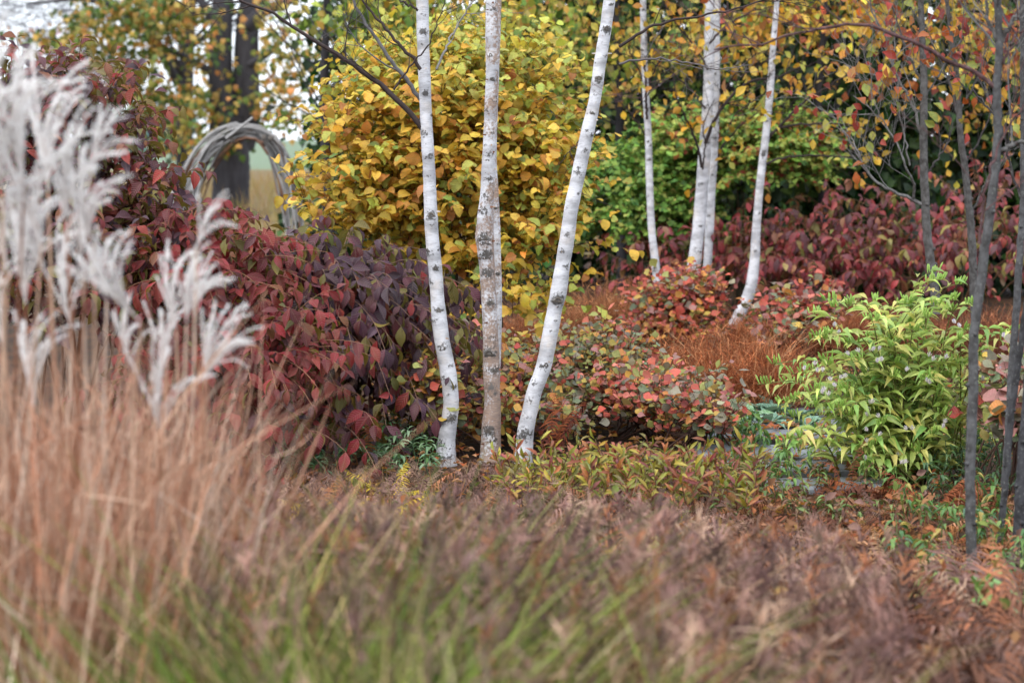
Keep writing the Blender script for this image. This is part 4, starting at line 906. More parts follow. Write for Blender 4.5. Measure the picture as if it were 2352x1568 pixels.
# ------------------------------------------------------------------ toad lily clump
PAL_LILY = pal((180, 200, 104), (200, 212, 122), (156, 186, 98), (214, 212, 124), (132, 168, 92), (218, 204, 112))
def lily():
    d0 = 9.3; c = P(2085, 1090, d0); c[2] = 0
    root = thing('toad_lily', 'light green clump of arching leafy stems with small white flowers beside the path', 'plant', c)
    tg = [(1800, 835), (1830, 880), (1830, 960), (1850, 1010), (1880, 720), (1905, 690), (1960, 700), (2010, 690), (2060, 700), (2150, 620), (2160, 640), (2190, 690), (2230, 700), (2290, 770), (2320, 760), (2250, 820), (2100, 760), (2050, 800), (1960, 790), (1900, 830), (1950, 880), (2000, 860), (2120, 850), (2180, 870), (2240, 900), (2260, 960), (2170, 960), (2080, 930), (2010, 950), (1930, 940), (1880, 990), (1930, 1030), (2000, 1030), (2080, 1010), (2140, 1000), (2190, 1040), (2050, 1060), (1960, 1080), (1900, 780), (2130, 730), (2220, 760), (2010, 740), (1985, 890), (2060, 870), (1880, 900), (2150, 910), (2210, 840), (1870, 850), (2290, 870), (2030, 980), (2120, 1050), (1840, 920), (2080, 690), (2190, 780)]
    st = Buf(); pos = []; dr = []; nr = []; LL = []; ends = []; nodes_ = []
    tg = tg + [(x + R.normal(0, 34), y + R.uniform(-5, 55)) for x, y in tg]
    tg = [(2085 + (x - 2085) * 1.1, y) for x, y in tg]
    for (x, y) in tg:
        e = P(x, y, d0 + R.uniform(-.42, .35)); b0 = c + np.array([R.normal(0, .12), R.normal(0, .12), 0])
        out = (e - b0) * np.array([1, 1, 0]); h = e[2]
        pth = smooth_path([b0, b0 + out * .3 + np.array([0, 0, h * .55 + .04]), b0 + out * .68 + np.array([0, 0, h * .93 + .05]), e], 18)
        tubes(st, pth, np.linspace(.005, .002, 18), 5, lin(110, 110, 60))
        k = 19
        for j in range(k):
            f = .22 + .78 * j / (k - 1); i = min(int(f * 17), 16); t = norm(pth[i + 1] - pth[i]); q = pth[i]
            sd = norm(np.cross(t, [0, 0, 1.])) * (1 if j % 2 else -1)
            pos.append(q); dr.append(norm(sd * .9 + t * .55 + np.array([0, 0, .18]) + R.normal(0, .15, 3))); nr.append(norm(np.array([0, -.15, .9]) + t * .2 + R.normal(0, .2, 3))); LL.append(.145 * (1 - .45 * f ** 3) * R.uniform(.8, 1.15))
            if f > .45: nodes_.append((q, t, f))
        ends.append((pth[-1], norm(pth[-1] - pth[-2])))
    put('stems', st, M_stem, root, 'stuff')
    n = len(pos)
    foliage(root, 'lily', S_LANCE, np.array(pos) + R.normal(0, .01, (n, 3)), np.array(dr), np.array(nr), np.array(LL), PAL_LILY, R.choice(6, n, p=[.3, .22, .18, .12, .1, .08]), M_lily, 300)
    bd = Buf()          # green buds upright at the stem tips
    for e, t in ends:
        m = 7; a = R.uniform(0, 6.28, m); o = np.stack([np.cos(a), np.sin(a), 0 * a], 1)
        p0 = e + o * .012 - t * R.uniform(0, .06, (m, 1)); dd = norm(o * .35 + np.array([0, 0, 1.]) + t * .3); L = R.uniform(.03, .05, m)
        s = np.array([0, .4, .8, 1.0]); pp = p0[:, None] + dd[:, None] * (s[None, :, None] * L[:, None, None]); tubes(bd, pp, np.array([.0015, .0042, .004, .001]), 5, lin(150, 186, 84))
    put('buds', bd, M_green, root, 'stuff')
    fl = [(1925, 765), (1960, 800), (1985, 800), (2010, 815), (2025, 835), (2060, 858), (1940, 940 - 65), (1880, 845), (1850, 850), (2150, 825), (2170, 830), (2245, 855), (2250, 880), (1880, 900), (1905, 895), (1990, 930), (2030, 960), (2010, 940), (2020, 975), (2165, 965), (2180, 990), (2090, 985), (2085, 1000), (2010, 1010), (1985, 1015), (1990, 1050), (2050, 1050), (2200, 740), (2310, 765), (1890, 1000), (2060, 1065), (1910, 885), (2300, 840), (2120, 880)]
    for x, y in fl:
        q = P(x, y, d0 - R.uniform(.25, .5)); b = Buf(); m = 6
        ax = norm(np.array([R.normal(0, .4), -.3, 1])); a0 = perp(ax); b0 = np.cross(ax, a0)
        for rep in range(int(R.integers(1, 3))):
            b = Buf(); qq = q + R.normal(0, .018, 3)
            for k in range(m):
                a = k * 2 * math.pi / m + R.normal(0, .1); o = a0 * math.cos(a) + b0 * math.sin(a)
                V, ix, ln, uv = S_LANCE[k % 5]; B = basis((ax * .8 + o * R.uniform(.4, .8))[None], (ax - o)[None])[0]
                b.add((B @ (V * np.array([.028, .03, -.012])).T).T + qq, ix, ln, lin(240, 234, 224) * R.uniform(.85, 1), uv)
            tubes(b, np.stack([qq, qq + ax * .012, qq + ax * .022]), np.array([.003, .002, .0035]), 5, lin(200, 190, 210))
            put('flower', b, M_petal, root)
lily()

# ------------------------------------------------------------------ rosettes and herbs
def herb(name, label, spots, L, palette, p, shp, mat, key, per, single, tilt=.6, cat='plant', group=None, stemh=0.0, droop=0.0):
    """spots: (px, py of the base, height m)"""
    cs = [P(x, y, 1.6 * FPX / (y - 318)) for x, y, _ in spots]
    root = thing(name, label, cat, (np.mean([c[0] for c in cs]), np.mean([c[1] for c in cs]), 0), group)
    pos = []; dr = []; nr = []; st = Buf()
    for c, (_, _, h) in zip(cs, spots):
        b0 = np.array([c[0], c[1], .02]); top = b0 + np.array([R.normal(0, .04), R.normal(0, .04), h])
        if h > .03: tubes(st, smooth_path([b0, (b0 + top) / 2 + R.normal(0, .01, 3), top], 5), .002, 4, palette[0] * .7)
        for k in range(per):
            a = R.uniform(0, 6.28); f = R.uniform(.3, 1) if h > .03 else 1; o = np.array([math.cos(a), math.sin(a), 0])
            pos.append(b0 + (top - b0) * f + o * .01); dr.append(norm(o + np.array([0, 0, R.uniform(-.2, 1) * tilt - droop]))); nr.append(norm(np.array([0, 0, 1.]) - o * .3 + R.normal(0, .2, 3)))
    if st.v: put('stems', st, M_stem, root, 'stuff')
    n = len(pos); p = np.array(p, float) / sum(p)
    foliage(root, key, shp, np.array(pos), np.array(dr), np.array(nr), L * R.uniform(.7, 1.25, n), palette, R.choice(len(palette), n, p=p), mat, single)
    return root
PAL_LUNG = pal((92, 134, 108), (112, 152, 128), (76, 118, 92), (96, 138, 84))
herb('lungwort_plant', 'silver-spotted blue-green lungwort at the edge of the stone path', [(1720, 985, .03), (1760, 975, .03), (1800, 970, .03), (1830, 985, .04), (1850, 1000, .03), (1740, 965, .04), (1785, 960, .05), (1770, 990, .03)], .135, PAL_LUNG, [3, 3, 2, 1], S_LUNG, M_lung, 'lung', 16, 128, .9)
PAL_HERB = pal((92, 134, 66), (112, 152, 74), (74, 116, 66), (140, 166, 90), (86, 126, 96))
herb('green_herb', 'green leafy herb with drooping leaves in front of the lungwort', [(1700, 1050, .16), (1735, 1045, .2), (1720, 1060, .12), (1760, 1050, .12), (1690, 1030, .12), (1665, 1000, .1)], .06, PAL_HERB, [3, 3, 2, 1, 1], S_LANCE, M_green, 'herb', 22, 120, .3, droop=.4, group='green herbs by the path')
herb('green_herb', 'low rusty and green seedlings filling the near end of the path', [(R.uniform(1640, 2060), R.uniform(1095, 1230), R.uniform(.03, .13)) for _ in range(60)], .055, pal((112, 80, 60), (100, 126, 68), (130, 98, 72), (126, 148, 84), (92, 64, 50)), [3, 2.4, 2, 2.4, 2], S_LANCE, M_green, 'herb5', 12, 200, .5, droop=.15, group='green herbs by the path')
herb('green_herb', 'bluish green trailing herb on the left side of the stone path', [(R.uniform(1630, 1720), R.uniform(960, 1090), R.uniform(.05, .16)) for _ in range(20)], .055, PAL_HERB, [3, 3, 2, 1, 2], S_LANCE, M_green, 'herb', 16, 140, .4, droop=.3, group='green herbs by the path')
herb('green_herb', 'yellow-green herb sprigs at the near edge of the path', [(1780, 1130, .18), (1810, 1120, .15), (1750, 1140, .16), (1830, 1150, .2), (1690, 1120, .15), (1860, 1110, .14), (1990, 1150, .16), (2050, 1165, .16), (2010, 1120, .1)], .06, PAL_HERB[[1, 3, 0, 3, 0]], [3, 3, 2, 1, 1], S_LANCE, M_green, 'herb2', 16, 140, .3, droop=.4, group='green herbs by the path')
herb('green_herb', 'grey-green herb mat at the foot of the purple shrub', [(x + R.uniform(-12, 12), R.uniform(1055, 1125), R.uniform(.06, .22)) for x in np.linspace(560, 1000, 44)], .06, pal((96, 130, 90), (120, 150, 106), (76, 112, 78), (140, 166, 130), (84, 130, 70)), [3, 3, 2, 2, 1], S_SMALL, M_green, 'herb3', 28, 280, .5, group='green herbs under the shrubs')
herb('green_herb', 'green leafy ground plants around the foot of the nearest grey trunk', [(R.uniform(2060, 2352), R.uniform(1200, 1420), R.uniform(.05, .2)) for _ in range(40)], .06, np.vstack([PAL_HERB, pal((150, 100, 64), (180, 160, 80), (120, 84, 66))]), [3, 3, 2, 2, 1, 2, 1.5, 2], S_LANCE, M_green, 'herb6', 15, 280, .4, droop=.25, group='green herbs under the shrubs')
herb('green_herb', 'dark green herb patch right of the lily foot, behind the grey trunk', [(R.uniform(2120, 2352), R.uniform(1060, 1180), R.uniform(.08, .22)) for _ in range(34)], .05, pal((70, 104, 64), (92, 126, 76), (60, 90, 60), (110, 140, 90), (84, 110, 84)), [3, 3, 2, 1, 1], S_LANCE, M_green, 'herb4', 18, 240, .5, droop=.1, group='green herbs under the shrubs')
herb('green_herb', 'broad-leaved light green sprout at the lower right by the dark trunk', [(2290, 1530, .22), (2330, 1560, .24), (2280, 1500, .16)], .1, pal((120, 160, 84), (150, 176, 96), (134, 170, 120)), [2, 2, 2], S_YEL, M_green, 'sprout', 5, 15, 1.0, group='green herbs under the shrubs')

# ------------------------------------------------------------------ ferns, rust grasses
def fronds(buf, base, d, L, bend, tint, pairs=16, pw=.22, curl=.5, thick=.16, droopz=.3):
    """pinnate fronds, vectorised.  base,d,bend (N,3)"""
    N = len(base); S = pairs + 2; s = np.linspace(0, 1, S); L = np.broadcast_to(L, (N,))
    c = base[:, None] + d[:, None] * (s[None, :, None] * L[:, None, None]) + bend[:, None] * (s ** 2)[None, :, None]
    tubes(buf, c, np.linspace(1, .3, S)[None] * (L * .006)[:, None], 3, tint * .7 if tint.ndim == 1 else tint * .7)
    t = norm(np.gradient(c, axis=1))
    sd = norm(np.cross(t, np.array([0, 0, 1.])) + R.normal(0, .15, (N, 1, 3)))
    i = np.arange(2, S - 1); m = len(i)
    w = np.sin(np.clip((s[i] - .05) / .95, 0, 1) * math.pi) ** .7 * (1 - .35 * s[i])
    tt = tint if tint.ndim == 2 else np.tile(tint, (N, 1))
    for sg in (-1, 1):
        B = c[:, i].reshape(-1, 3); D = norm(sd[:, i] * sg + t[:, i] * .35 + np.array([0, 0, -droopz]) + R.normal(0, .12, (N, m, 3))).reshape(-1, 3)
        PL = (pw * L[:, None] * w[None] * R.uniform(.8, 1.1, (N, m))).ravel()
        bd = (t[:, i].reshape(-1, 3) * R.normal(.1, .35, (N * m, 1)) + np.array([0, 0, -1.]) * R.uniform(.0, 1., (N * m, 1))) * (PL * curl)[:, None]
        blades(buf, B, D, PL, PL * thick + .0015, bd, np.repeat(tt, m, 0) * np.exp(R.normal(0, .15, (N * m, 1))), 3, side=t[:, i].reshape(-1, 3), tip=.2)

def fern(label, px, py, h, n, palette, group, name='fern', spread=.55, pairs=24, pw=.19, curl=1.1, thick=.14, cat='fern', upright=.8):
    d = 1.6 * FPX / (py - 318); c = P(px, py, d); c[2] = 0
    root = thing(name, label, cat, c, group)
    for k in range(n):
        a = R.uniform(0, 6.28); o = np.array([math.cos(a), math.sin(a), 0]); L = h * R.uniform(.75, 1.2)
        b = Buf(); dd = norm(o * spread * R.uniform(.5, 1.3) + np.array([0, 0, upright]))
        t = palette[int(R.integers(len(palette)))] * R.uniform(.8, 1.2)
        fronds(b, (c + o * .03)[None], dd[None], np.array([L]), (o * .35 * L + np.array([0, 0, -.45 * L * R.uniform(.3, 1.3)]))[None], t, pairs, pw, curl, thick)
        put('frond', b, M_dry, root)
    return root
PAL_BRF = pal((142, 104, 88), (128, 88, 70), (156, 112, 84), (118, 88, 80), (164, 120, 80))
PAL_RUST = pal((140, 80, 50), (160, 98, 62), (116, 64, 42), (176, 122, 84), (150, 84, 48))
PAL_YF = pal((206, 178, 54), (190, 160, 50), (160, 150, 60))
fern('curled dark rusty fern standing against the leaning birch foot', 1262, 1065, .40, 5, pal((112, 62, 46), (96, 52, 44), (134, 72, 44)), None, spread=.08, pw=.2, curl=1.4, thick=.10, pairs=22, upright=1)
fern('upright tan dried fern spike left of the first birch foot', 838, 1085, .42, 4, pal((176, 112, 70), (160, 96, 58)), None, spread=.10, pw=.14, curl=.8, pairs=22, upright=1)
fern('bright yellow fern at the foot of the first birch', 905, 1180, .30, 6, PAL_YF, 'yellowing ferns')
fern('yellow-green fern frond standing in the herbs below the red shrub', 632, 1075, .32, 3, pal((150, 170, 80), (132, 156, 70)), 'yellowing ferns', spread=.15, upright=1, pw=.16)
fern('yellow-banded fern left of the yellow one, half lost in brown fronds', 790, 1260, .34, 6, PAL_YF, 'yellowing ferns')
fern('straw coloured dried fern in front of the nearest grey trunk', 2030, 1370, .30, 9, pal((164, 128, 98), (140, 100, 72), (176, 140, 106)), 'dried ferns', pw=.15)
fern('dark brown dried fern at the lower right corner', 2330, 1640, .45, 9, pal((110, 70, 54), (130, 84, 66), (96, 62, 50)), 'dried ferns')
fern('orange tinted dried fern near the lower right corner', 2160, 1680, .42, 8, pal((138, 92, 60), (116, 80, 62)), 'dried ferns')
fern('mauve-brown dried fern mound left of the nearest grey trunk foot', 2160, 1500, .42, 10, pal((134, 104, 96), (118, 88, 80)), 'dried ferns', pw=.24)
fern('rust dried fern among the path-side stones', 2020, 1170, .24, 7, PAL_RUST, 'dried ferns', curl=1.0)
fern('reddish-brown curled fern right of the path, under the lily', 2140, 1190, .26, 8, pal((140, 80, 50), (120, 64, 44)), 'dried ferns', curl=1.1)
fern('dried brown fern spike standing alone in the path', 1945, 1150, .32, 2, pal((130, 76, 50), (116, 66, 46)), 'dried ferns', spread=.05, upright=1, pw=.09, curl=1.2, pairs=24)
fern('rust and gold fern at the right edge behind the lily', 2310, 900, .62, 9, pal((112, 66, 50), (150, 100, 50), (92, 56, 46)), 'dried ferns', pw=.22)

def rust_grass(label, px, py, wpx, hpx, n, palette, dep=.5):
    d = 1.6 * FPX / (py - 318); c = P(px, py, d); c[2] = 0; W_ = wpx * U(d) / 2; H = hpx * U(d)
    root = thing('rust_grass', label, 'grass', c, 'rust-brown feathery grass clumps')
    K = max(8, int(wpx / 14)); tc_ = np.stack([R.uniform(-1, 1, K) * W_, R.uniform(-1, 1, K) * dep], 1); tln = R.normal(0, .22, (K, 2)); thh = R.uniform(.6, 1.15, K); ttv = np.exp(R.normal(0, .22, K)); ti = R.integers(0, K, n)
    off = R.normal(0, .05, (n, 2)); b = Buf(); base = c + np.concatenate([tc_[ti] + off, np.zeros((n, 1))], 1)
    dd = norm(np.concatenate([tln[ti] + off * 3.5 + R.normal(0, .12, (n, 2)), np.ones((n, 1))], 1)); L = H * thh[ti] * R.uniform(.45, 1.1, n)
    bend = np.stack([R.normal(0, .28, n) + off[:, 0] * 3, R.normal(0, .28, n), -R.uniform(0, .4, n)], 1) * L[:, None]
    t = palette[R.integers(0, len(palette), n)] * (ttv[ti] * np.exp(R.normal(0, .3, n)))[:, None]
    cc = blades(b, base, dd, L, .0035, bend, t, 4)
    m = n // 9; k = R.integers(0, n, m)         # bare straw stalks among them
    blades(b, base[k] + R.normal(0, .05, (m, 3)) * np.array([1, 1, 0]), norm(np.stack([R.normal(0, .3, m), R.normal(0, .2, m), np.ones(m)], 1)), H * R.uniform(.6, 1.25, m), .005, np.stack([R.normal(0, .35, m), R.normal(0, .2, m), -R.uniform(0, .4, m)], 1) * H, pal((196, 142, 100), (176, 118, 80), (206, 160, 120), (120, 74, 54))[R.integers(0, 4, m)], 5)
    put('stalks', b, M_dry, root, 'stuff')
    b = Buf()
    for q in range(5):      # fine feathery side sprays
        i = R.integers(2, 5, n); p0 = cc[np.arange(n), i]; v = norm(R.normal(0, 1, (n, 3)) + np.array([0, 0, .6])); l = R.uniform(.03, .11, n)
        blades(b, p0, v, l, .0028, R.normal(0, .4, (n, 3)) * l[:, None], t * np.exp(R.normal(.05, .25, (n, 1))), 2)
    put('plumes', b, M_dry, root, 'stuff')
rust_grass('rust-brown feathery grass clump left of the light green lily', 1690, 935, 300, 190, 2600, PAL_RUST)
rust_grass('rust grass clump further back, between the leaning and slender birches', 1350, 800, 220, 150, 1800, pal((166, 112, 76), (150, 90, 54), (176, 128, 88)))
rust_grass('reddish grass drift behind the orange-red low shrub', 1850, 800, 320, 110, 2000, PAL_RUST)
rust_grass('dull red grass patch right behind the lily, below the maroon shrub', 2150, 830, 340, 130, 1800, pal((130, 76, 54), (110, 62, 48), (150, 96, 64)))
rust_grass('tan grass tuft between the front birches, at the golden shrub foot', 1210, 830, 120, 120, 700, pal((170, 110, 74), (150, 88, 56)))
rust_grass('broad rust grass drift running out of the picture at the right', 2480, 830, 420, 130, 1500, pal((130, 78, 54), (116, 68, 50), (150, 98, 66)), .9)
rust_grass('orange-brown grass right of the salmon shrub', 1570, 900, 130, 130, 900, PAL_RUST)
b = Buf(); n = 6000
base = np.stack([R.uniform(-9, 2, n), R.uniform(26, 70, n), np.full(n, .04)], 1)
blades(b, base, norm(np.stack([R.normal(0, .2, n), R.normal(0, .2, n), np.ones(n)], 1)), R.uniform(.2, .6, n), .012, R.normal(0, .12, (n, 3)), pal((176, 146, 100), (150, 120, 80), (150, 140, 80))[R.integers(0, 3, n)], 3)
put('grass', b, M_dry, kind='stuff', label='tall dry tan grass of the meadow seen under the woven arch')

# ------------------------------------------------------------------ woven stick arch
def arch():
    d = 24.0; c = P(560, 420, d); root = thing('woven_arch', 'round arch woven from bleached grey sticks, in front of the big maple', 'garden arch', (c[0], c[1], 0))
    ctr = np.array([(398, 640), (406, 560), (424, 470), (452, 395), (494, 336), (550, 304), (598, 308), (630, 342), (652, 396), (668, 460), (680, 550), (685, 640)], float)
    cl = smooth_path(np.array([P(x, y, d) for x, y in ctr]), 80); t = norm(np.gradient(cl, axis=0))
    nrm = norm(np.cross(t, np.array([0, 1., 0])))       # in the plane of the arch
    halfw = np.interp(np.linspace(0, 1, 80), [0, .25, .42, .52, .65, .8, 1], [34, 34, 28, 17, 24, 26, 30]) * U(d)
    for k in range(92):
        if k < 66: i0 = int(R.uniform(-8, 54)); ln_ = int(R.uniform(22, 40))
        else: i0 = int(R.uniform(-8, 60)); ln_ = int(R.uniform(14, 28))
        i1 = min(79, i0 + ln_); i0 = max(0, i0)
        if i1 - i0 < 8: continue
        ii = np.linspace(i0, i1, 14).astype(int)
        u0 = R.uniform(-1, 1); u1 = np.clip(u0 + R.normal(0, .55), -1.05, 1.05); v0 = R.uniform(-1, 1); v1 = R.uniform(-1, 1); f = np.linspace(0, 1, 14)
        u = (u0 * (1 - f) + u1 * f + .12 * np.sin(f * 7 + k)); v = v0 * (1 - f) + v1 * f
        pth = cl[ii] + nrm[ii] * (u * halfw[ii])[:, None] + np.array([0, 1., 0]) * (v * .13)[:, None]
        pth = smooth_path(pth[::2], 14)
        tone = lin(172, 170, 168) * R.uniform(.42, 1.2); 
        if R.random() < .14: tone = lin(140, 104, 84) * R.uniform(.7, 1)
        if R.random() < .5: pth = pth[::-1]
        r0 = R.uniform(2.0, 3.5) * U(d); b = Buf(); tubes(b, pth, np.linspace(r0, r0 * .55, 14), 7, tone, cap=True); put('stick', b, M_drift, root)
    b = Buf(); tubes(b, smooth_path([P(520, 318, d - .2), P(548, 296, d - .25), P(580, 270, d - .25)], 8), np.linspace(.02, .013, 8), 7, lin(176, 174, 172), cap=True); put('stick', b, M_drift, root)
    for x, y in ((532, 322), (622, 318), (606, 316)):
        q = P(x, y, d - .2); b = Buf(); tubes(b, np.stack([q + np.array([0, .06, 0]), q, q - np.array([0, .005, 0])]), np.array([.034, .034, .02]), 10, lin(110, 104, 98), cap=True); put('stick', b, M_drift, root)
arch()

# ------------------------------------------------------------------ foreground: silver grass with plumes
PAL_STRAW = pal((196, 148, 120), (214, 180, 154), (176, 122, 94), (226, 204, 184), (150, 102, 76), (204, 164, 136))
def plume_mesh(seed):
    b = Buf(); m = int(R.integers(8, 11)); a = np.linspace(-.5, 1, m) + R.normal(0, .12, m)
    for k in range(m):
        L = R.uniform(.17, .27); z0 = R.uniform(0, .08); dx = a[k]
        s = np.linspace(0, 1, 8); p = np.stack([.05 * dx * s + .10 * s ** 2 * (.3 + .6 * dx), .035 * R.normal() * s, z0 + L * s - .04 * s ** 3 * (1 + dx)], 1)
        tubes(b, p, np.linspace(.0024, .0016, 8), 4, lin(232, 226, 222))
        h = 120; i = R.uniform(.12, 1, h) ** .8 * 7; i0 = np.minimum(i.astype(int), 6); f = (i - i0)[:, None]
        q = p[i0] * (1 - f) + p[i0 + 1] * f; t = norm(p[i0 + 1] - p[i0]); d = norm(t + R.normal(0, .34, (h, 3)))
        blades(b, q, d, R.uniform(.010, .019, h), .0023, R.normal(0, .003, (h, 3)), lin(251, 250, 248) * np.exp(R.normal(0, .03, (h, 1))), 2)
    me = b.mesh('plume'); me.materials.append(M_silk); return me
PLM = [plume_mesh(k) for k in range(6)]
def silver_grass(label, cx, d, plumes, n_st, spread_px, lim=.3):
    c = P(cx, 900, d); c[2] = 0; root = thing('silver_grass', label, 'grass', c, 'plumed silver grass clumps')
    st = Buf()
    for (x, y, lean, sc) in plumes:          # (px, py of plume foot, lean, scale)
        e = P(x, y, d + R.uniform(-.25, .25)); b0 = c + np.array([(e[0] - c[0]) * .45 + R.normal(0, .05), R.normal(0, .08), 0])
        pth = smooth_path([b0, b0 * .45 + e * .55 + np.array([(b0[0] - e[0]) * .15, 0, .03]), e], 14); b = Buf()
        tubes(b, pth, np.linspace(.0042, .0024, 14), 5, PAL_STRAW[int(R.integers(6))] * .95); put('stem', b, M_dry, root)
        o = bpy.data.objects.new('plume', PLM[int(R.integers(6))]); COL.objects.link(o); o.parent = root
        o.location = tuple(e - c); o.rotation_euler = (R.normal(0, .15), lean, R.normal(0, .5)); o.scale = (sc * R.uniform(.8, 1.1),) * 2 + (sc,)
    n = n_st; b = Buf()
    base = c + np.stack([np.clip(R.normal(-.02, .17, n), -.4, lim) * spread_px / 300, R.normal(0, .22, n), 0 * R.random(n)], 1)
    dd = norm(np.stack([(base[:, 0] - c[0]) * .15 + R.normal(-.02, .06, n), R.normal(0, .1, n), np.ones(n)], 1)); L = R.uniform(.6, 1.32, n)
    bend = np.stack([R.normal(.01, .13, n), R.normal(0, .15, n), -R.uniform(0, .3, n)], 1) * L[:, None]
    t = PAL_STRAW[R.integers(0, 6, n)] * np.exp(R.normal(0, .26, (n, 1)))
    blades(b, base, dd, L, R.uniform(.003, .008, n), bend, t, 6); put('blades', b, M_grass, root, 'stuff')
    b = Buf(); n = n // 10       # broken leaning stalks
    base = c + np.stack([R.normal(0, .18, n), R.normal(0, .2, n), R.uniform(.3, .95, n)], 1); dd = norm(np.stack([R.normal(.05, .45, n), R.normal(0, .4, n), R.uniform(-.1, .8, n)], 1))
    blades(b, base, dd, R.uniform(.15, .34, n), R.uniform(.003, .007, n), R.normal(0, .06, (n, 3)), PAL_STRAW[R.integers(0, 6, n)] * .95, 5); put('broken_stalks', b, M_grass, root, 'stuff')
silver_grass('pale plumed silver grass at the left edge, tallest plumes', 20, 4.1, [(5, 440, -.22, 1.3), (55, 420, -.2, 1.05), (110, 440, -.12, 1.0), (20, 620, -.35, 1.0), (150, 500, .0, .85), (60, 700, -.1, .9), (-20, 380, -.1, 1.0), (95, 560, -.35, 1.0), (10, 800, -.3, .9)], 1500, 300)
silver_grass('silver grass in the middle of the plumed group, beneath the hand-like plume', 190, 4.3, [(210, 400, .22, .55), (190, 640, -.1, .95), (215, 560, -.2, .75), (165, 760, -.25, .9), (245, 690, -.2, .6), (325, 740, -.85, .85), (300, 850, -.15, .6), (75, 930, -.1, .8), (110, 640, -.4, .8)], 1500, 320)
silver_grass('shorter silver grass at the right of the plumed group, against the red shrub', 380, 4.5, [(405, 760, -.2, .75), (428, 745, -.02, .7), (445, 730, .2, .55), (452, 570, .25, .5), (470, 880, .25, .7), (385, 860, -.1, .7), (375, 1010, -.05, .9), (475, 860, .55, .55)], 950, 260, .02)

# sedge and brown fern mass in the foreground (nobody could count the blades)
PAL_SEDGE = pal((106, 122, 44), (126, 136, 56), (148, 146, 80), (86, 104, 40), (160, 130, 96), (126, 112, 66), (176, 160, 110), (140, 100, 72))
def sedge():
    n = 12500; b = Buf()
    y = R.uniform(2.7, 4.7, n); px = R.normal(950, 440, n); px = np.where(R.random(n) < .35, R.uniform(300, 2050, n), px); px = np.clip(px, 300, 2060); x = (px - 1176) * y / FPX
    base = np.stack([x, y, np.zeros(n)], 1); k = 260
    tuft = (np.floor(px / 60) * 31 + np.floor(y / .25) * 17).astype(int) % k
    tl = R.normal(0, .20, (k, 2)); tv = np.exp(R.normal(-.15, .48, k)); th_ = R.uniform(.72, 1.08, k)
    top = np.interp(px, [280, 420, 600, 1000, 1350, 1700, 2050], [.55, .86, .99, .99, .84, .62, .44]) - .07 * np.clip(y - 3.3, 0, 2)
    L = top * th_[tuft] * (1 - .5 * R.random(n) ** 1.8)
    dd = norm(np.stack([tl[tuft, 0] + R.normal(0, .12, n), tl[tuft, 1] + R.normal(0, .12, n), np.ones(n)], 1)); bend = np.stack([R.normal(0, .34, n), R.normal(0, .25, n), -R.uniform(0, .42, n)], 1) * L[:, None]
    gr = np.clip(1.2 - np.abs(px - 800) / 800, .15, 1)
    ci = np.where(R.random(n) < gr, R.choice(8, n, p=[.22, .17, .10, .24, .09, .08, .05, .05]), R.choice([4, 7, 6, 4, 5], n))
    t = PAL_SEDGE[ci] * (tv[tuft] * np.exp(R.normal(0, .28, n)))[:, None]
    blades(b, base, dd, L, R.uniform(.004, .010, n), bend, t, 5)
    k = 330; yy = R.uniform(2.6, 4.0, k); px = R.normal(800, 300, k); base = np.stack([(px - 1176) * yy / FPX, yy, np.zeros(k)], 1)   # broader fresh blades
    L = R.uniform(.7, 1.08, k); blades(b, base, norm(np.stack([R.normal(.0, .17, k), R.normal(0, .1, k), np.ones(k)], 1)), L, R.uniform(.007, .015, k), np.stack([R.normal(.03, .34, k), R.normal(0, .15, k), -R.uniform(0, .4, k)], 1) * L[:, None], pal((108, 132, 48), (138, 152, 62), (80, 106, 40), (180, 172, 126), (170, 140, 116), (190, 120, 60), (112, 132, 60))[R.choice(7, k, p=[.24, .24, .2, .1, .07, .03, .12])], 7)
    put('grass', b, M_grass, kind='stuff', label='olive and tan sedge blades blurred along the bottom of the picture')
    # the purple-brown haze of fine seed heads standing over the sedge
    b = Buf(); k = 760; yy = np.where(R.random(k) < .09, R.uniform(2.9, 3.8, k), R.uniform(3.8, 6.2, k)); px = R.uniform(430, 2100, k)
    zt = np.interp(yy, [2.9, 3.7, 4.6, 5.6, 6.2], [.86, .80, .69, .56, .48]) * np.interp(px, [400, 600, 1000, 1500, 1800, 2150], [.9, 1, 1, .95, .82, .7]) * R.uniform(.72, 1.06, k)
    e = np.stack([(px - 1176) * yy / FPX, yy, zt], 1); b0 = e * np.array([1, 1, .25]) + R.normal(0, .05, (k, 3)) * np.array([1, 1, 0])
    tubes(b, np.stack([b0, (b0 + e) / 2, e], 1), .0011, 3, lin(140, 108, 96))
    ph = pal((156, 122, 112), (136, 104, 98), (168, 132, 118), (160, 108, 78), (128, 102, 96), (182, 152, 130)); ct = ph[R.integers(0, 6, k)] * np.exp(np.clip(R.normal(-.1, .38, (k, 1)), -1, .35))
    for j in range(22):
        q = e + (b0 - e) * (R.uniform(0, .28, k) * R.random(k))[:, None]
        blades(b, q, norm(R.normal(0, .6, (k, 3)) + np.array([.1, 0, .8])), R.uniform(.02, .06, k), .005, R.normal(0, .015, (k, 3)), ct, 2)
    put('seed_haze', b, M_dry, kind='stuff', label='purple-brown haze of fine grass seed heads over the foreground sedge')
sedge()
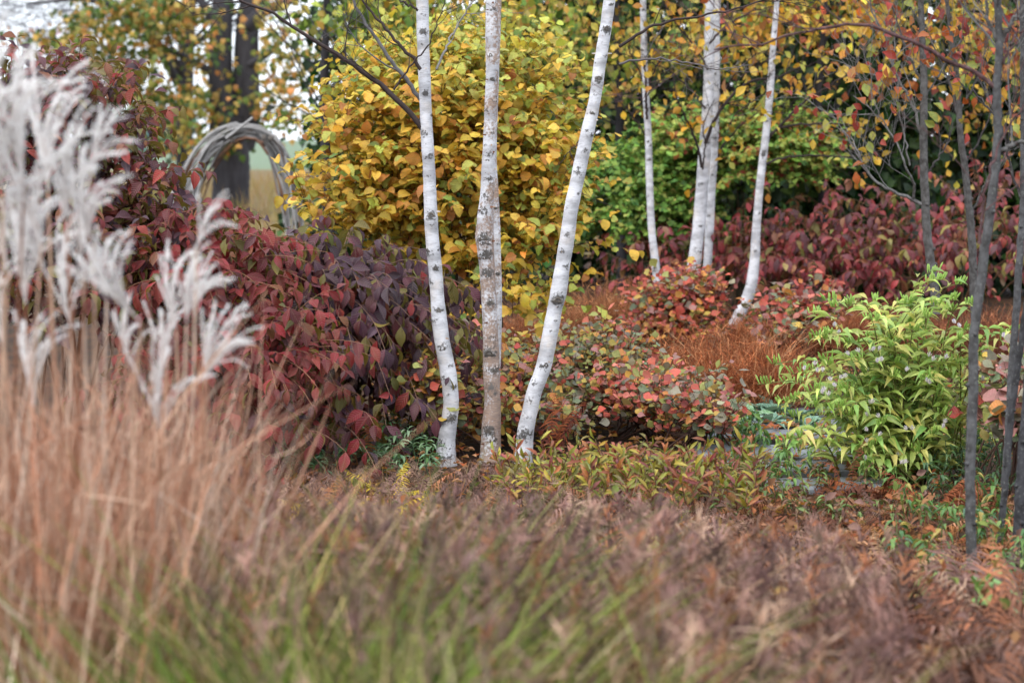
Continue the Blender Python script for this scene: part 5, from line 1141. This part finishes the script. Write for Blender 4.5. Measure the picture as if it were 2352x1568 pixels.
def brown_mass():
    n = 2900; b = Buf(); y = 3.9 + 5.6 * R.random(n) ** .9; px = R.uniform(440, 2700, n)
    m = ~((px < 1350) & (y < 4.5)) & ~((px > 1620) & (px < 2010) & (y > 7.6)) & ~((px > 2050) & (y > 6.4)) & ~((px > 1180) & (y > 9.0)) & ~((px > 1700) & (y > 6.2) & (R.random(n) < .5)); y, px = y[m], px[m]; n = len(y)
    base = np.stack([(px - 1176) * y / FPX, y, np.zeros(n)], 1)
    H = np.interp(y, [3.9, 5, 6.5, 8.5, 9.5], [.66, .56, .38, .19, .12]) * np.interp(px, [440, 700, 1500, 1750, 2100, 2400], [.9, 1, .95, .72, .66, .85]); L = H * R.uniform(.8, 1.5, n)
    a = R.uniform(0, 6.28, n); o = np.stack([np.cos(a), np.sin(a), 0 * a], 1); dd = norm(o * R.uniform(.15, .7, (n, 1)) + np.array([0, 0, .9]))
    bend = o * (.35 * L)[:, None] + np.array([0, 0, -1.]) * (L * R.uniform(.2, .6, n))[:, None]
    pm = pal((136, 106, 94), (120, 92, 82), (146, 114, 96), (106, 84, 78), (146, 96, 70), (128, 118, 76), (160, 132, 110), (160, 108, 66), (124, 86, 68), (104, 72, 60))
    rgt = np.clip((px - 1500) / 700, 0, 1) * .75
    ci = np.where(R.random(n) < rgt, R.choice([4, 1, 8, 9, 9, 3], n), R.choice(8, n, p=[.24, .2, .18, .12, .09, .07, .06, .04]))
    t = pm[ci] * np.exp(R.normal(0, .18, (n, 1)))
    fronds(b, base, dd, L, bend, t * np.exp(R.normal(-.03, .28, (n, 1))), 24, .17, 1.7, .14)
    k = 760; yk = R.uniform(6.3, 8.8, k); pk = R.uniform(1600, 2400, k); nx = k // 2; pk = np.concatenate([pk[nx:], R.uniform(2350, 3000, nx)]); yk = np.concatenate([yk[nx:], R.uniform(6.3, 13, nx)]); bk = np.stack([(pk - 1176) * yk / FPX, yk, np.full(k, .01)], 1)      # crumpled low fronds by the path
    ak = R.uniform(0, 6.28, k); ok = np.stack([np.cos(ak), np.sin(ak), 0 * ak], 1); Lk = R.uniform(.10, .26, k)
    fronds(b, bk, norm(ok * R.uniform(.3, 1.2, (k, 1)) + np.array([0, 0, .8])), Lk, ok * (.3 * Lk)[:, None] - np.array([0, 0, 1.]) * (Lk * R.uniform(.3, .9, k))[:, None], pal((140, 88, 60), (120, 74, 54), (156, 112, 84), (104, 66, 52), (150, 100, 60))[R.integers(0, 5, k)] * np.exp(R.normal(0, .2, (k, 1))), 14, .22, 2.2, .2)
    k = 300; yk = R.uniform(4.6, 8.6, k); pk = R.uniform(500, 2400, k); hk = np.interp(yk, [4, 6.5, 8.6], [.5, .3, .14]) * R.uniform(.6, 1.05, k)       # leaves caught in the fronds
    add_leaves(b, S_ORNG, np.stack([(pk - 1176) * yk / FPX, yk, hk], 1), norm(R.normal(0, 1, (k, 3))), norm(R.normal(0, .5, (k, 3)) + np.array([0, -.4, .8])), R.uniform(.03, .055, k), pal((150, 110, 74), (170, 136, 80), (130, 92, 66), (118, 130, 66), (156, 96, 62), (140, 108, 98))[R.integers(0, 6, k)])
    n = 5200; y = 3.6 + 5.6 * R.random(n); px = R.uniform(400, 2420, n); m = ~((px > 1640) & (px < 2010) & (y > 7.6)) & ~((px > 1900) & (y > 6.0) & (R.random(n) < .7)) & ~((px > 1180) & (y > 9.0)); y, px = y[m], px[m]; n = len(y)
    base = np.stack([(px - 1176) * y / FPX, y, np.zeros(n)], 1); L = np.interp(y, [3.6, 5, 6.5, 8.6, 9.4], [.60, .48, .34, .17, .12]) * np.interp(px, [400, 1500, 1800, 2400], [1, 1, .7, .7]) * R.uniform(.4, 1.15, n)
    blades(b, base, norm(np.stack([R.normal(0, .3, n), R.normal(0, .3, n), np.ones(n)], 1)), L, R.uniform(.003, .006, n), R.normal(0, .2, (n, 3)) * L[:, None], pm[R.integers(0, 8, n)] * np.exp(R.normal(0, .25, (n, 1))), 4)
    put('undergrowth', b, M_dry, kind='stuff', label='mauve-brown mass of dried ferns and stalks across the foreground')
brown_mass()
# olive and reddish toothed shoots in front of the birch feet
PAL_SHOOT = pal((140, 140, 48), (168, 150, 50), (150, 84, 56), (120, 110, 50), (176, 110, 60), (140, 70, 66))
def shoots(label, px0, px1, y0, y1, n):
    c = P((px0 + px1) / 2, 1100, (y0 + y1) / 2); root = thing('sweetfern_patch', label, 'shrub', (c[0], c[1], 0), 'olive sweetfern patches')
    st = Buf(); lf = []; 
    y = R.uniform(y0, y1, n); px = R.uniform(px0, px1, n); pos = []; dr = []
    for i in range(n):
        b0 = np.array([(px[i] - 1176) * y[i] / FPX, y[i], 0]); h = R.uniform(.14, .27); e = b0 + np.array([R.normal(0, .07), R.normal(0, .07), h]); tubes(st, smooth_path([b0, (b0 + e) / 2 + R.normal(0, .01, 3), e], 5), .002, 4, lin(110, 70, 56))
        for k in range(13):
            f = R.uniform(.35, 1.02); a = R.uniform(0, 6.28); pos.append(b0 + (e - b0) * f); dr.append(norm(np.array([math.cos(a), math.sin(a), R.uniform(.3, 1.6)])))
    put('stems', st, M_stem, root, 'stuff'); m = len(pos)
    foliage(root, 'shoot', S_SMALL, np.array(pos), np.array(dr), norm(R.normal(0, .5, (m, 3)) + np.array([0, -.6, .5])), R.uniform(.05, .085, m), PAL_SHOOT, R.choice(6, m, p=[.26, .18, .18, .16, .12, .10]), M_green, 200)
shoots('olive and red sweetfern shoots below the salmon shrub and leaning birch', 1180, 1480, 8.2, 9.0, 75)
shoots('olive and rust sweetfern shoots left of the path edge', 1450, 1730, 7.9, 8.9, 75)

# fallen leaves on the path and under the shrubs
def litter():
    n = 5200; b = Buf(); y = R.uniform(7.2, 17, n); px = R.uniform(500, 2380, n); pos = np.stack([(px - 1176) * y / FPX, y, R.uniform(.03, .07, n)], 1)
    k = 330; y2 = 1.6 * FPX / (R.choice([951, 982, 1006, 1038, 1078, 1116], k) + R.normal(0, 5, k) - 318); px2 = R.uniform(1640, 1990, k); pos = np.concatenate([pos, np.stack([(px2 - 1176) * y2 / FPX, y2, np.full(k, .066)], 1)]); n = len(pos)
    d = norm(np.stack([R.normal(0, 1, n), R.normal(0, 1, n), R.normal(0, .12, n)], 1)); nn = norm(np.array([0, 0, 1.]) + R.normal(0, .2, (n, 3)))
    add_leaves(b, S_ORNG, pos, d, nn, R.uniform(.03, .065, n), pal((122, 84, 60), (176, 126, 84), (120, 72, 48), (190, 140, 100), (170, 90, 44))[R.integers(0, 5, n)] * np.exp(R.normal(0, .2, (n, 1))))
    put('leaf_litter', b, M_birchleaf, kind='stuff', label='brown fallen leaves on the path and soil')
litter()
